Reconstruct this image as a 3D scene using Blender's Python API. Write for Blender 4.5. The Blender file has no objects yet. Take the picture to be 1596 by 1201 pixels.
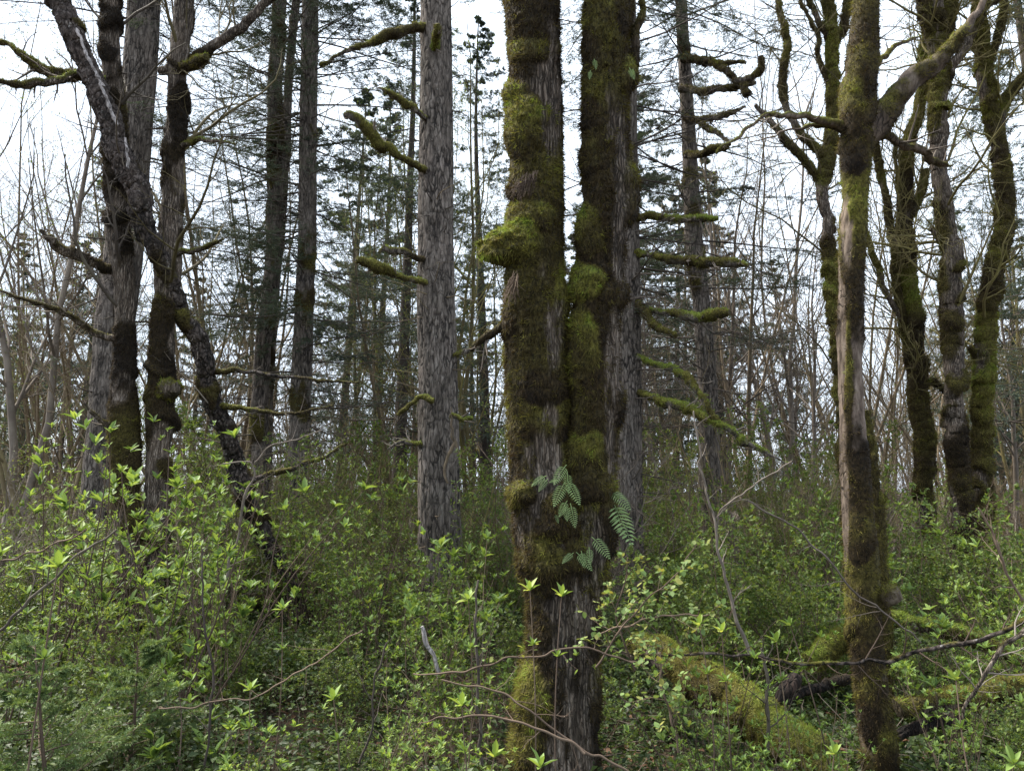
import bpy, math, random
import numpy as np
from mathutils import Vector

# ------------------------------------------------------------ camera, sky, sun, exposure
scene = bpy.context.scene
F = 1229.0
PITCH = math.radians(7.4)
CAM = np.array([0.0, 0.0, 1.6])
cd = bpy.data.cameras.new("camera"); cam = bpy.data.objects.new("camera", cd)
scene.collection.objects.link(cam)
cam.location = CAM; cam.rotation_euler = (math.pi/2 + PITCH, 0, 0)
cd.sensor_width = 36; cd.lens = F/1596*36; cd.clip_start = 0.05; cd.clip_end = 2000
scene.camera = cam

SUN_EL, SUN_AZ = math.radians(56), math.radians(-62)      # azimuth from +Y towards +X
world = bpy.data.worlds.new("World"); scene.world = world
world.use_nodes = True
nt = world.node_tree; nd = nt.nodes; lk = nt.links
bg = nd["Background"]; bg.inputs[1].default_value = 0.075
sky = nd.new("ShaderNodeTexSky"); sky.sky_type = 'NISHITA'; sky.sun_disc = False
sky.sun_elevation = SUN_EL; sky.sun_rotation = SUN_AZ
sky.dust_density = 2.0
tc = nd.new("ShaderNodeTexCoord"); nz = nd.new("ShaderNodeTexNoise")
nz.inputs["Scale"].default_value = 1.7; nz.inputs["Detail"].default_value = 5
rp = nd.new("ShaderNodeValToRGB")
rp.color_ramp.elements[0].position = 0.38; rp.color_ramp.elements[0].color = (0.55,)*3 + (1,)
rp.color_ramp.elements[1].position = 0.58; rp.color_ramp.elements[1].color = (1,)*3 + (1,)
mx = nd.new("ShaderNodeMix"); mx.data_type = 'RGBA'
lk.new(tc.outputs["Generated"], nz.inputs["Vector"]); lk.new(nz.outputs["Fac"], rp.inputs["Fac"])
lk.new(rp.outputs["Color"], mx.inputs["Factor"]); lk.new(sky.outputs["Color"], mx.inputs["A"])
mx.inputs["B"].default_value = (7.4, 8.35, 9.6, 1)
lk.new(mx.outputs["Result"], bg.inputs[0])

sl = bpy.data.lights.new("sun", 'SUN'); sl.energy = 4.6; sl.angle = math.radians(24); sl.color = (1.0, 0.94, 0.84)
so = bpy.data.objects.new("sun", sl); scene.collection.objects.link(so)
sd = Vector((math.cos(SUN_EL)*math.sin(SUN_AZ), math.cos(SUN_EL)*math.cos(SUN_AZ), math.sin(SUN_EL)))
so.rotation_euler = (-sd).to_track_quat('-Z', 'Y').to_euler(); so.location = sd*60

scene.view_settings.view_transform = 'Standard'; scene.view_settings.look = 'None'
scene.view_settings.exposure = 1.6; scene.view_settings.gamma = 1.0
scene.cycles.max_bounces = 6; scene.cycles.diffuse_bounces = 3; scene.cycles.glossy_bounces = 2
scene.cycles.transmission_bounces = 3; scene.cycles.volume_bounces = 0; scene.cycles.sample_clamp_indirect = 6

# ------------------------------------------------------------ helpers
COL = scene.collection
rng = np.random.default_rng(7)
UP = np.array([0, 0, 1.0])
_fwd = np.array([0, math.cos(PITCH), math.sin(PITCH)]); _upv = np.array([0, -math.sin(PITCH), math.cos(PITCH)])

def P(px, py, Y):
    d = np.array([(px-798)/F, 0, 0]) + _fwd + _upv*((600.5-py)/F)
    t = Y/d[1]
    return CAM + d*t, t

def project(p):
    q = np.asarray(p) - CAM
    z = q @ _fwd
    return 798 + F*q[0]/z, 600.5 - F*(q @ _upv)/z

_perm = np.random.default_rng(3).permutation(4096).astype(np.int64)
def _h(ix, iy, iz):
    return _perm[(_perm[(_perm[ix & 4095] + iy) & 4095] + iz) & 4095] / 4095.0
def noise(p):
    """value noise, about -1..1, p (...,3)"""
    p = np.asarray(p, float) + 517.3
    i = np.floor(p).astype(np.int64); f = p - i; f = f*f*f*(f*(f*6-15)+10)
    x, y, z = i[..., 0], i[..., 1], i[..., 2]; fx, fy, fz = f[..., 0], f[..., 1], f[..., 2]
    r = 0
    for a in (0, 1):
        wx = fx if a else 1-fx
        for b in (0, 1):
            wy = fy if b else 1-fy
            for c in (0, 1):
                r = r + wx*wy*(fz if c else 1-fz)*_h(x+a, y+b, z+c)
    return r*2-1
def fbm(p, o=3):
    r = 0; a = 1.0; s = 0
    p = np.asarray(p, float)
    for k in range(o):
        r = r + a*noise(p*2.03**k + 31.7*k); s += a; a *= .5
    return r/s
def sst(a, b, x):
    t = np.clip((x-a)/(b-a), 0, 1); return t*t*(3-2*t)
def unit(v): return v/np.maximum(np.linalg.norm(v, axis=-1, keepdims=True), 1e-9)

class Geo:
    """pieces of geometry that become ONE mesh object"""
    def __init__(s): s.V = []; s.T = []; s.Q = []; s.tm = []; s.qm = []; s.A = {}; s.n = 0
    def add(s, V, Fc, mat=0, **attrs):
        V = np.asarray(V, np.float32).reshape(-1, 3); Fc = np.asarray(Fc)
        if len(Fc) == 0: return s
        if Fc.shape[1] == 3: s.T.append(Fc+s.n); s.tm.append(np.full(len(Fc), mat))
        else: s.Q.append(Fc+s.n); s.qm.append(np.full(len(Fc), mat))
        for k, a in attrs.items(): s.A.setdefault(k, []).append((s.n, np.broadcast_to(np.asarray(a, np.float32).ravel(), (len(V),)) if np.ndim(a) else np.full(len(V), a, np.float32)))
        s.V.append(V); s.n += len(V); return s
    def build(s, name, mats, parent=None, origin=(0, 0, 0), label=None):
        me = bpy.data.meshes.new(name)
        V = np.concatenate(s.V) - np.asarray(origin, np.float32)
        T = np.concatenate(s.T) if s.T else np.zeros((0, 3), int); Q = np.concatenate(s.Q) if s.Q else np.zeros((0, 4), int)
        me.vertices.add(len(V)); me.vertices.foreach_set("co", V.astype(np.float32).ravel())
        li = np.concatenate([T.ravel(), Q.ravel()]).astype(np.int32)
        me.loops.add(len(li)); me.loops.foreach_set("vertex_index", li)
        me.polygons.add(len(T)+len(Q))
        st = np.concatenate([np.arange(len(T))*3, len(T)*3+np.arange(len(Q))*4]).astype(np.int32)
        me.polygons.foreach_set("loop_start", st)
        mi = np.concatenate(s.tm+s.qm).astype(np.int32); me.polygons.foreach_set("material_index", mi)
        me.polygons.foreach_set("use_smooth", np.ones(len(st), bool))
        for k, ps in s.A.items():
            a = np.zeros(len(V), np.float32)
            for n0, arr in ps: a[n0:n0+len(arr)] = arr
            me.attributes.new(k, 'FLOAT', 'POINT').data.foreach_set("value", a)
        for m in (mats if isinstance(mats, (list, tuple)) else [mats]): me.materials.append(m)
        me.update(calc_edges=True)
        o = bpy.data.objects.new(name, me); COL.objects.link(o)
        if parent is not None: o.parent = parent
        else: o.location = origin
        if label: o["label"] = label
        return o

def tag(o, label=None, cat=None, group=None, kind=None):
    if label: o["label"] = label
    if cat: o["category"] = cat
    if group: o["group"] = group
    if kind: o["kind"] = kind
    return o
def thing(name, label, cat, loc, group=None):
    o = bpy.data.objects.new(name, None); COL.objects.link(o); o.empty_display_size = .2
    o.location = [float(v) for v in loc]
    return tag(o, label, cat, group)
def dup(root, loc, rz, sc, label, group, tilt=(0, 0)):
    r = root.copy(); COL.objects.link(r); r.location = loc
    r.rotation_euler = (tilt[0], tilt[1], rz); r.scale = (sc, sc, sc); tag(r, label, None, group)
    for ch in list(root.children):
        c = ch.copy(); COL.objects.link(c); c.parent = r
    return r

def tubes(Pp, R, sides=4):
    """Pp (N,K,3), R (N,K) -> verts, quads"""
    N, K, _ = Pp.shape
    T = unit(np.gradient(Pp, axis=1))
    m = unit(Pp[:, -1]-Pp[:, 0])
    ref = np.where(np.abs(m[:, 2:3]) > .8, np.array([[1., 0, 0]]), np.array([[0, 0, 1.]]))
    U = unit(np.cross(T, ref[:, None, :])); W = np.cross(T, U)
    a = np.arange(sides)*2*math.pi/sides
    V = Pp[:, :, None, :] + R[:, :, None, None]*(U[:, :, None, :]*np.cos(a)[None, None, :, None] + W[:, :, None, :]*np.sin(a)[None, None, :, None])
    n, k, j = np.meshgrid(np.arange(N), np.arange(K-1), np.arange(sides), indexing='ij')
    b = (n*K+k)*sides; j2 = (j+1) % sides
    Q = np.stack([b+j, b+j2, b+sides+j2, b+sides+j], -1).reshape(-1, 4)
    return V.reshape(-1, 3), Q

def at(Pp, R, n, t0, t1, g):
    """n stratified stations on each polyline: index, t, position, tangent, radius, parent length"""
    N, K, _ = Pp.shape
    t = t0 + (t1-t0)*((np.arange(n)[None, :]+g.random((N, n)))/n)
    x = t*(K-1); i = np.minimum(x.astype(int), K-2); f = x-i
    idx = np.repeat(np.arange(N), n); i = i.ravel(); f = f.ravel()
    p = Pp[idx, i]*(1-f)[:, None] + Pp[idx, i+1]*f[:, None]
    d = unit(Pp[idx, i+1]-Pp[idx, i]); r = R[idx, i]*(1-f)+R[idx, i+1]*f
    L = np.linalg.norm(np.diff(Pp, axis=1), axis=2).sum(1)[idx]
    return idx, t.ravel(), p, d, r, L

def polyl(p, d, L, K, up, wig, g, r0, r1=.2):
    M = len(p); pts = [p]; dd = d.copy()
    for k in range(1, K):
        dd = unit(dd + UP*(up/(K-1)) + g.normal(0, wig, (M, 3)))
        pts.append(pts[-1] + dd*(L/(K-1))[:, None])
    R = r0[:, None]*(1-(1-r1)*np.linspace(0, 1, K)[None, :])
    return np.stack(pts, 1), R

def grow(Pp, R, n, t0, t1, lenf, ang, g, up=.3, wig=.12, K=5, rf=.6, rmin=.0015, flat=0., taper=.6, absL=None, r1=.25):
    idx, t, p, d, r, L = at(Pp, R, n, t0, t1, g)
    M = len(p)
    q = g.normal(0, 1, (M, 3)); q = unit(q - d*(q*d).sum(1, keepdims=True))
    if flat > 0:
        h = unit(np.cross(d, UP)+1e-6)*np.where(g.random(M) < .5, -1, 1)[:, None]
        q = unit(q*(1-flat)+h*flat)
    a = ang*(g.random(M)*.5+.75)
    nd_ = d*np.cos(a)[:, None]+q*np.sin(a)[:, None]
    Ln = (L*lenf if absL is None else np.full(M, absL))*(1-taper*t)*(.55+.7*g.random(M))
    return polyl(p, unit(nd_), Ln, K, up, wig, g, np.maximum(r*rf, rmin), r1)

def leaves(p, d, nrm, L, W, cup=.15, droop=.25):
    """pointed folded leaves: 8 verts, 6 faces each (tris+quads) -> V, T, Q"""
    n = len(p); d = unit(d); s = unit(np.cross(d, nrm)); nn = np.cross(s, d)
    L = np.broadcast_to(L, (n,))[:, None]; W = np.broadcast_to(W, (n,))[:, None]
    def pt(a, b, c): return p + d*L*a + s*W*b + nn*L*c
    V = np.stack([pt(0, 0, 0), pt(.32, 0, -cup*.25), pt(.68, 0, -cup*.2-droop*.25), pt(1, 0, -droop*.8),
                  pt(.3, -.42, cup*.25), pt(.66, -.40, cup*.2-droop*.25), pt(.3, .42, cup*.25), pt(.66, .40, cup*.2-droop*.25)], 1)
    b = (np.arange(n)*8)[:, None]
    T = np.concatenate([b+np.array(x) for x in ([0, 1, 4], [0, 6, 1], [5, 2, 3], [2, 7, 3])])
    Q = np.concatenate([b+np.array(x) for x in ([4, 1, 2, 5], [1, 6, 7, 2])])
    return V.reshape(-1, 3), T, Q
def diamonds(p, d, nrm, L, W, droop=.2):
    n = len(p); d = unit(d); s = unit(np.cross(d, nrm)); nn = np.cross(s, d)
    L = np.broadcast_to(L, (n,))[:, None]; W = np.broadcast_to(W, (n,))[:, None]
    V = np.stack([p, p+d*L*.45+s*W*.5+nn*L*.08, p+d*L-nn*L*droop, p+d*L*.45-s*W*.5+nn*L*.08], 1)
    b = (np.arange(n)*4)[:, None]
    return V.reshape(-1, 3), np.concatenate([b+np.array([0, 1, 2]), b+np.array([0, 2, 3])])
def blades(p, d, L, W, g, bend=None):
    n = len(p); d = unit(d); s = unit(np.cross(d, g.normal(0, 1, (n, 3))))
    L = np.broadcast_to(L, (n,))[:, None]; W = np.broadcast_to(W, (n,))[:, None]
    V = np.stack([p-s*W*.5, p+s*W*.5, p+d*L], 1)
    return V.reshape(-1, 3), np.arange(n*3).reshape(-1, 3)

# ------------------------------------------------------------ materials
def mat(name):
    m = bpy.data.materials.new(name); m.use_nodes = True
    t = m.node_tree; b = t.nodes["Principled BSDF"]; b.inputs["Specular IOR Level"].default_value = .25
    return m, t.nodes, t.links, b
def ramp(N, stops):
    r = N.new("ShaderNodeValToRGB"); e = r.color_ramp.elements
    while len(e) < len(stops): e.new(.5)
    for q, (x, c) in zip(e, stops): q.position = x; q.color = tuple(c)+(1,)
    return r
def mixc(N, Lk, f, a, b, mode='MIX'):
    m = N.new("ShaderNodeMix"); m.data_type = 'RGBA'; m.blend_type = mode
    for k, v in (("Factor", f), ("A", a), ("B", b)):
        if isinstance(v, bpy.types.NodeSocket): Lk.new(v, m.inputs[k])
        elif isinstance(v, (int, float)): m.inputs[k].default_value = v
        else: m.inputs[k].default_value = tuple(v)+(1,)
    return m.outputs["Result"]
def nscale(N, Lk, scale, detail=5, stretch=(1, 1, 1), rough=.6):
    tcn = N.new("ShaderNodeTexCoord"); mp = N.new("ShaderNodeMapping"); mp.inputs["Scale"].default_value = stretch
    n = N.new("ShaderNodeTexNoise"); n.inputs["Scale"].default_value = scale; n.inputs["Detail"].default_value = detail; n.inputs["Roughness"].default_value = rough
    Lk.new(tcn.outputs["Object"], mp.inputs["Vector"]); Lk.new(mp.outputs["Vector"], n.inputs["Vector"])
    return n.outputs["Fac"]
MOSS = [(0, (.020, .013, .007)), (.3, (.046, .031, .011)), (.5, (.076, .062, .015)), (.75, (.15, .138, .025)), (1, (.17, .225, .03))]

def bark_mat(name, dark, mid, light, scale=14, stretch=(1, 1, .22), bump=.6, lichen=(.34, .34, .30), lich=.62, edge=.1, vs=None):
    m, N, Lk, b = mat(name)
    f = nscale(N, Lk, scale*1.8, 7, stretch, .72)
    c = ramp(N, [(.33, dark), (.5, mid), (.68, light)]); Lk.new(f, c.inputs["Fac"])
    tcn = N.new("ShaderNodeTexCoord"); mp = N.new("ShaderNodeMapping"); mp.inputs["Scale"].default_value = stretch
    wn = N.new("ShaderNodeTexNoise"); wn.inputs["Scale"].default_value = 9; wn.inputs["Detail"].default_value = 3
    Lk.new(tcn.outputs["Object"], wn.inputs["Vector"])
    va = N.new("ShaderNodeVectorMath"); va.operation = 'MULTIPLY_ADD'; va.inputs[1].default_value = (.06, .06, .06)
    Lk.new(wn.outputs["Color"], va.inputs[0]); Lk.new(tcn.outputs["Object"], va.inputs[2]); Lk.new(va.outputs[0], mp.inputs["Vector"])
    vo = N.new("ShaderNodeTexVoronoi"); vo.feature = 'DISTANCE_TO_EDGE'; vo.inputs["Scale"].default_value = vs or scale*1.6
    Lk.new(mp.outputs["Vector"], vo.inputs["Vector"])
    er = ramp(N, [(0, (.15,)*3), (edge, (.6,)*3), (edge*2.4, (1,)*3)])
    big = nscale(N, Lk, 4.5, 4, (1, 1, .5)); ba = N.new("ShaderNodeMath"); ba.operation = 'MULTIPLY_ADD'; ba.inputs[1].default_value = .55; ba.inputs[2].default_value = -.24; Lk.new(big, ba.inputs[0])
    bm = N.new("ShaderNodeMath"); bm.operation = 'ADD'; Lk.new(vo.outputs["Distance"], bm.inputs[0]); Lk.new(ba.outputs[0], bm.inputs[1]); Lk.new(bm.outputs[0], er.inputs["Fac"])
    l = nscale(N, Lk, 26, 5, (1, 1, .8), .7); lr = ramp(N, [(lich, (0, 0, 0)), (lich+.06, (1, 1, 1))]); Lk.new(l, lr.inputs["Fac"])
    col = mixc(N, Lk, lr.outputs["Color"], c.outputs["Color"], lichen)
    col = mixc(N, Lk, 1.0, col, er.outputs["Color"], 'MULTIPLY')
    fl = N.new("ShaderNodeAttribute"); fl.attribute_name = "crack"
    fm = N.new("ShaderNodeMath"); fm.operation = 'MULTIPLY'; fm.inputs[1].default_value = .8; Lk.new(fl.outputs["Fac"], fm.inputs[0])
    col = mixc(N, Lk, fm.outputs[0], col, dark)
    st = nscale(N, Lk, 2.2, 5, (1, 1, .45), .65); sr = ramp(N, [(.32, (.52, .50, .47)), (.5, (.9, .9, .88)), (.66, (1.15, 1.12, 1.1))]); Lk.new(st, sr.inputs["Fac"])
    col = mixc(N, Lk, 1.0, col, sr.outputs["Color"], 'MULTIPLY')
    am = N.new("ShaderNodeAttribute"); am.attribute_name = "moss"
    ag = N.new("ShaderNodeAttribute"); ag.attribute_name = "green"
    mr = ramp(N, MOSS); Lk.new(ag.outputs["Fac"], mr.inputs["Fac"])
    hs = nscale(N, Lk, 55, 4, (1, 1, .7), .7); hm = ramp(N, [(.36, (.18,)*3), (.62, (.95,)*3)]); Lk.new(hs, hm.inputs["Fac"])
    mc = mixc(N, Lk, 1.0, mr.outputs["Color"], hm.outputs["Color"], 'MULTIPLY')
    col = mixc(N, Lk, am.outputs["Fac"], col, mc)
    Lk.new(col, b.inputs["Base Color"]); b.inputs["Roughness"].default_value = .92
    ha = N.new("ShaderNodeMath"); ha.operation = 'MULTIPLY_ADD'; ha.inputs[1].default_value = .5; Lk.new(f, ha.inputs[0]); Lk.new(er.outputs["Color"], ha.inputs[2])
    bp = N.new("ShaderNodeBump"); bp.inputs["Strength"].default_value = bump; bp.inputs["Distance"].default_value = .018
    Lk.new(ha.outputs[0], bp.inputs["Height"]); Lk.new(bp.outputs["Normal"], b.inputs["Normal"])
    return m
FIR = bark_mat("fir_bark", (.032, .027, .024), (.14, .117, .10), (.26, .228, .203), 15, (1, 1, .2), .8, (.30, .29, .26), .66, .07, 21)
MAPLE = bark_mat("maple_bark", (.04, .029, .021), (.17, .132, .102), (.40, .345, .295), 30, (1, 1, .1), .9, (.36, .33, .29), .64, .14)
ALDER = bark_mat("dead_bark", (.016, .012, .010), (.068, .053, .046), (.19, .16, .145), 12, (1, 1, .6), .9, (.30, .28, .26), .60)
PINK = bark_mat("smooth_bark", (.042, .031, .024), (.135, .102, .080), (.24, .195, .16), 16, (1, 1, .3), .5, (.3, .26, .23), .64, .03)

def moss_mat(name):
    m, N, Lk, b = mat(name)
    ag = N.new("ShaderNodeAttribute"); ag.attribute_name = "green"
    g = N.new("ShaderNodeNewGeometry")
    ad = N.new("ShaderNodeMath"); ad.operation = 'MULTIPLY_ADD'; ad.inputs[1].default_value = .3
    sb = N.new("ShaderNodeMath"); sb.operation = 'SUBTRACT'; sb.inputs[1].default_value = .15
    Lk.new(g.outputs["Random Per Island"], ad.inputs[0]); Lk.new(ag.outputs["Fac"], ad.inputs[2]); Lk.new(ad.outputs[0], sb.inputs[0])
    r = ramp(N, [(x, tuple(min(1, v*1.25) for v in c)) for x, c in MOSS]); Lk.new(sb.outputs[0], r.inputs["Fac"])
    Lk.new(r.outputs["Color"], b.inputs["Base Color"]); b.inputs["Roughness"].default_value = .85
    tr = N.new("ShaderNodeBsdfTranslucent"); Lk.new(r.outputs["Color"], tr.inputs["Color"])
    ms = N.new("ShaderNodeMixShader"); ms.inputs[0].default_value = .35
    Lk.new(b.outputs[0], ms.inputs[1]); Lk.new(tr.outputs[0], ms.inputs[2]); Lk.new(ms.outputs[0], N["Material Output"].inputs["Surface"])
    return m
MOSSM = moss_mat("moss")

def leaf_mat(name, stops, trans=.4, rough=.5, objvar=.25):
    m, N, Lk, b = mat(name)
    g = N.new("ShaderNodeNewGeometry"); oi = N.new("ShaderNodeObjectInfo")
    a = N.new("ShaderNodeMath"); a.operation = 'MULTIPLY'; a.inputs[1].default_value = 1-objvar; Lk.new(g.outputs["Random Per Island"], a.inputs[0])
    c = N.new("ShaderNodeMath"); c.operation = 'MULTIPLY_ADD'; c.inputs[1].default_value = objvar; Lk.new(oi.outputs["Random"], c.inputs[0]); Lk.new(a.outputs[0], c.inputs[2])
    r = ramp(N, stops); Lk.new(c.outputs[0], r.inputs["Fac"])
    Lk.new(r.outputs["Color"], b.inputs["Base Color"]); b.inputs["Roughness"].default_value = rough
    tr = N.new("ShaderNodeBsdfTranslucent"); Lk.new(mixc(N, Lk, 1.0, r.outputs["Color"], (1.3, 1.15, .65), 'MULTIPLY'), tr.inputs["Color"])
    ms = N.new("ShaderNodeMixShader"); ms.inputs[0].default_value = trans
    Lk.new(b.outputs[0], ms.inputs[1]); Lk.new(tr.outputs[0], ms.inputs[2]); Lk.new(ms.outputs[0], N["Material Output"].inputs["Surface"])
    return m
LEAF = leaf_mat("bright_leaf", [(0, (.06, .11, .028)), (.45, (.13, .21, .05)), (.85, (.23, .33, .08)), (1, (.34, .38, .10))])
SMALL = leaf_mat("small_leaf", [(0, (.045, .08, .020)), (.5, (.10, .155, .038)), (1, (.20, .25, .06))])
ROUND = leaf_mat("round_leaf", [(0, (.12, .20, .06)), (.6, (.19, .27, .09)), (1, (.32, .27, .07))])
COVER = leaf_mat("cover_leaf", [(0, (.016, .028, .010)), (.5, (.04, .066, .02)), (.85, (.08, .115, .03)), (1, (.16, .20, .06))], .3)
NEEDLE = leaf_mat("needle", [(0, (.035, .056, .046)), (.6, (.065, .096, .078)), (1, (.11, .145, .115))], .2, .6)
SAPN = leaf_mat("sapling_needle", [(0, (.06, .105, .035)), (.6, (.115, .175, .06)), (1, (.22, .29, .11))], .25, .55)
FERNM = leaf_mat("fern_green", [(0, (.19, .29, .11)), (1, (.30, .40, .18))], .35)
DRY = leaf_mat("dry_leaf", [(0, (.06, .03, .016)), (.6, (.15, .08, .045)), (1, (.27, .17, .11))], .15, .8)
LICH = leaf_mat("lichen", [(0, (.16, .17, .12)), (1, (.33, .33, .25))], .3, .9)

def twig_mat(name, a, b_, c):
    m, N, Lk, b = mat(name)
    oi = N.new("ShaderNodeObjectInfo"); f = nscale(N, Lk, 2.3, 4)
    ad = N.new("ShaderNodeMath"); ad.operation = 'MULTIPLY_ADD'; ad.inputs[1].default_value = .3; Lk.new(oi.outputs["Random"], ad.inputs[0]); Lk.new(f, ad.inputs[2])
    r = ramp(N, [(.35, a), (.65, b_), (.9, c)]); Lk.new(ad.outputs[0], r.inputs["Fac"])
    Lk.new(r.outputs["Color"], b.inputs["Base Color"]); b.inputs["Roughness"].default_value = .85
    return m
TWIG = twig_mat("tan_twig", (.085, .062, .042), (.145, .11, .07), (.20, .165, .085))
GREY = twig_mat("grey_twig", (.07, .055, .044), (.14, .115, .093), (.23, .195, .16))
BROWN = twig_mat("brown_twig", (.05, .033, .024), (.10, .07, .05), (.18, .13, .09))
DARKT = twig_mat("dark_twig", (.03, .024, .02), (.06, .048, .04), (.11, .095, .07))
MTWIG = twig_mat("mossy_twig", (.06, .048, .026), (.11, .09, .038), (.17, .15, .05))

# ------------------------------------------------------------ ground
def gz(x, y):
    p = np.stack([np.asarray(x, float)*.35, np.asarray(y, float)*.35, np.zeros_like(np.asarray(x, float))], -1)
    return .14*fbm(p, 3) - .21
def ground():
    n = 240
    u = np.linspace(-1, 1, n); s = np.sign(u)*(np.abs(u)*14+ (np.abs(u)**5)*320)
    X, Yy = np.meshgrid(s, s+9, indexing='ij')
    Z = gz(X, Yy)
    V = np.stack([X, Yy, Z], -1).reshape(-1, 3)
    i, j = np.meshgrid(np.arange(n-1), np.arange(n-1), indexing='ij'); b = i*n+j
    Q = np.stack([b, b+n, b+n+1, b+1], -1).reshape(-1, 4)
    m, N, Lk, bs = mat("forest_floor")
    f = nscale(N, Lk, 9, 8, rough=.7); r = ramp(N, [(.3, (.012, .009, .006)), (.5, (.035, .024, .014)), (.62, (.07, .048, .028)), (.75, (.05, .055, .02))])
    Lk.new(f, r.inputs["Fac"]); Lk.new(r.outputs["Color"], bs.inputs["Base Color"]); bs.inputs["Roughness"].default_value = .95
    bp = N.new("ShaderNodeBump"); bp.inputs["Strength"].default_value = .8; bp.inputs["Distance"].default_value = .05
    Lk.new(f, bp.inputs["Height"]); Lk.new(bp.outputs["Normal"], bs.inputs["Normal"])
    o = Geo().add(V, Q).build("ground", m); tag(o, "brown forest floor under the shrubs and trees", "ground", kind="structure")
ground()

# ------------------------------------------------------------ trunks and limbs
def path_from(kps, Y, ground_end=True, top_ext=0., taper=.86):
    pts, rs = [], []
    for k in kps:
        y = k[3] if len(k) > 3 else Y
        p, t = P(k[0], k[1], y); pts.append(p); rs.append(k[2]/2*t/F)
    pts = np.array(pts); rs = np.array(rs)
    if top_ext > 0:                                   # first point is the top one
        d = unit(pts[0]-pts[min(2, len(pts)-1)])
        d = unit(d + UP*.5)
        ex = [pts[0]+d*top_ext*q for q in (1, .5)]
        pts = np.vstack([ex, pts]); rs = np.concatenate([[rs[0]*(2*taper-1), rs[0]*taper], rs])
    if ground_end:
        e = pts[-1].copy(); d = unit(pts[-1]-pts[-2])
        if d[2] > -.3: d = np.array([0, 0, -1.])
        gh = float(gz(e[0], e[1]))-.12
        if e[2] > gh:
            q = e + d*((e[2]-gh)/-d[2]); pts = np.vstack([pts, q]); rs = np.append(rs, rs[-1]*1.12)
    return pts[::-1], rs[::-1]                        # from the base up

def resample(pts, rs, step, smooth=.12):
    s = np.concatenate([[0], np.cumsum(np.linalg.norm(np.diff(pts, axis=0), axis=1))])
    n = max(6, int(s[-1]/step)+1); q = np.linspace(0, s[-1], n)
    c = np.stack([np.interp(q, s, pts[:, k]) for k in range(3)], 1); r = np.interp(q, s, rs)
    k = int(smooth/(s[-1]/(n-1)))
    if k >= 1:
        k = min(k, n//3)
        ker = np.hanning(2*k+3)[1:-1]; ker /= ker.sum(); kk = len(ker)//2
        def sm(a):
            b = np.concatenate([2*a[0]-a[kk:0:-1], a, 2*a[-1]-a[-2:-kk-2:-1]]); return np.convolve(b, ker, 'valid')
        c = np.stack([sm(c[:, k2]) for k2 in range(3)], 1); r = sm(r)
    return c, np.maximum(r, .0015), q

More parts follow.
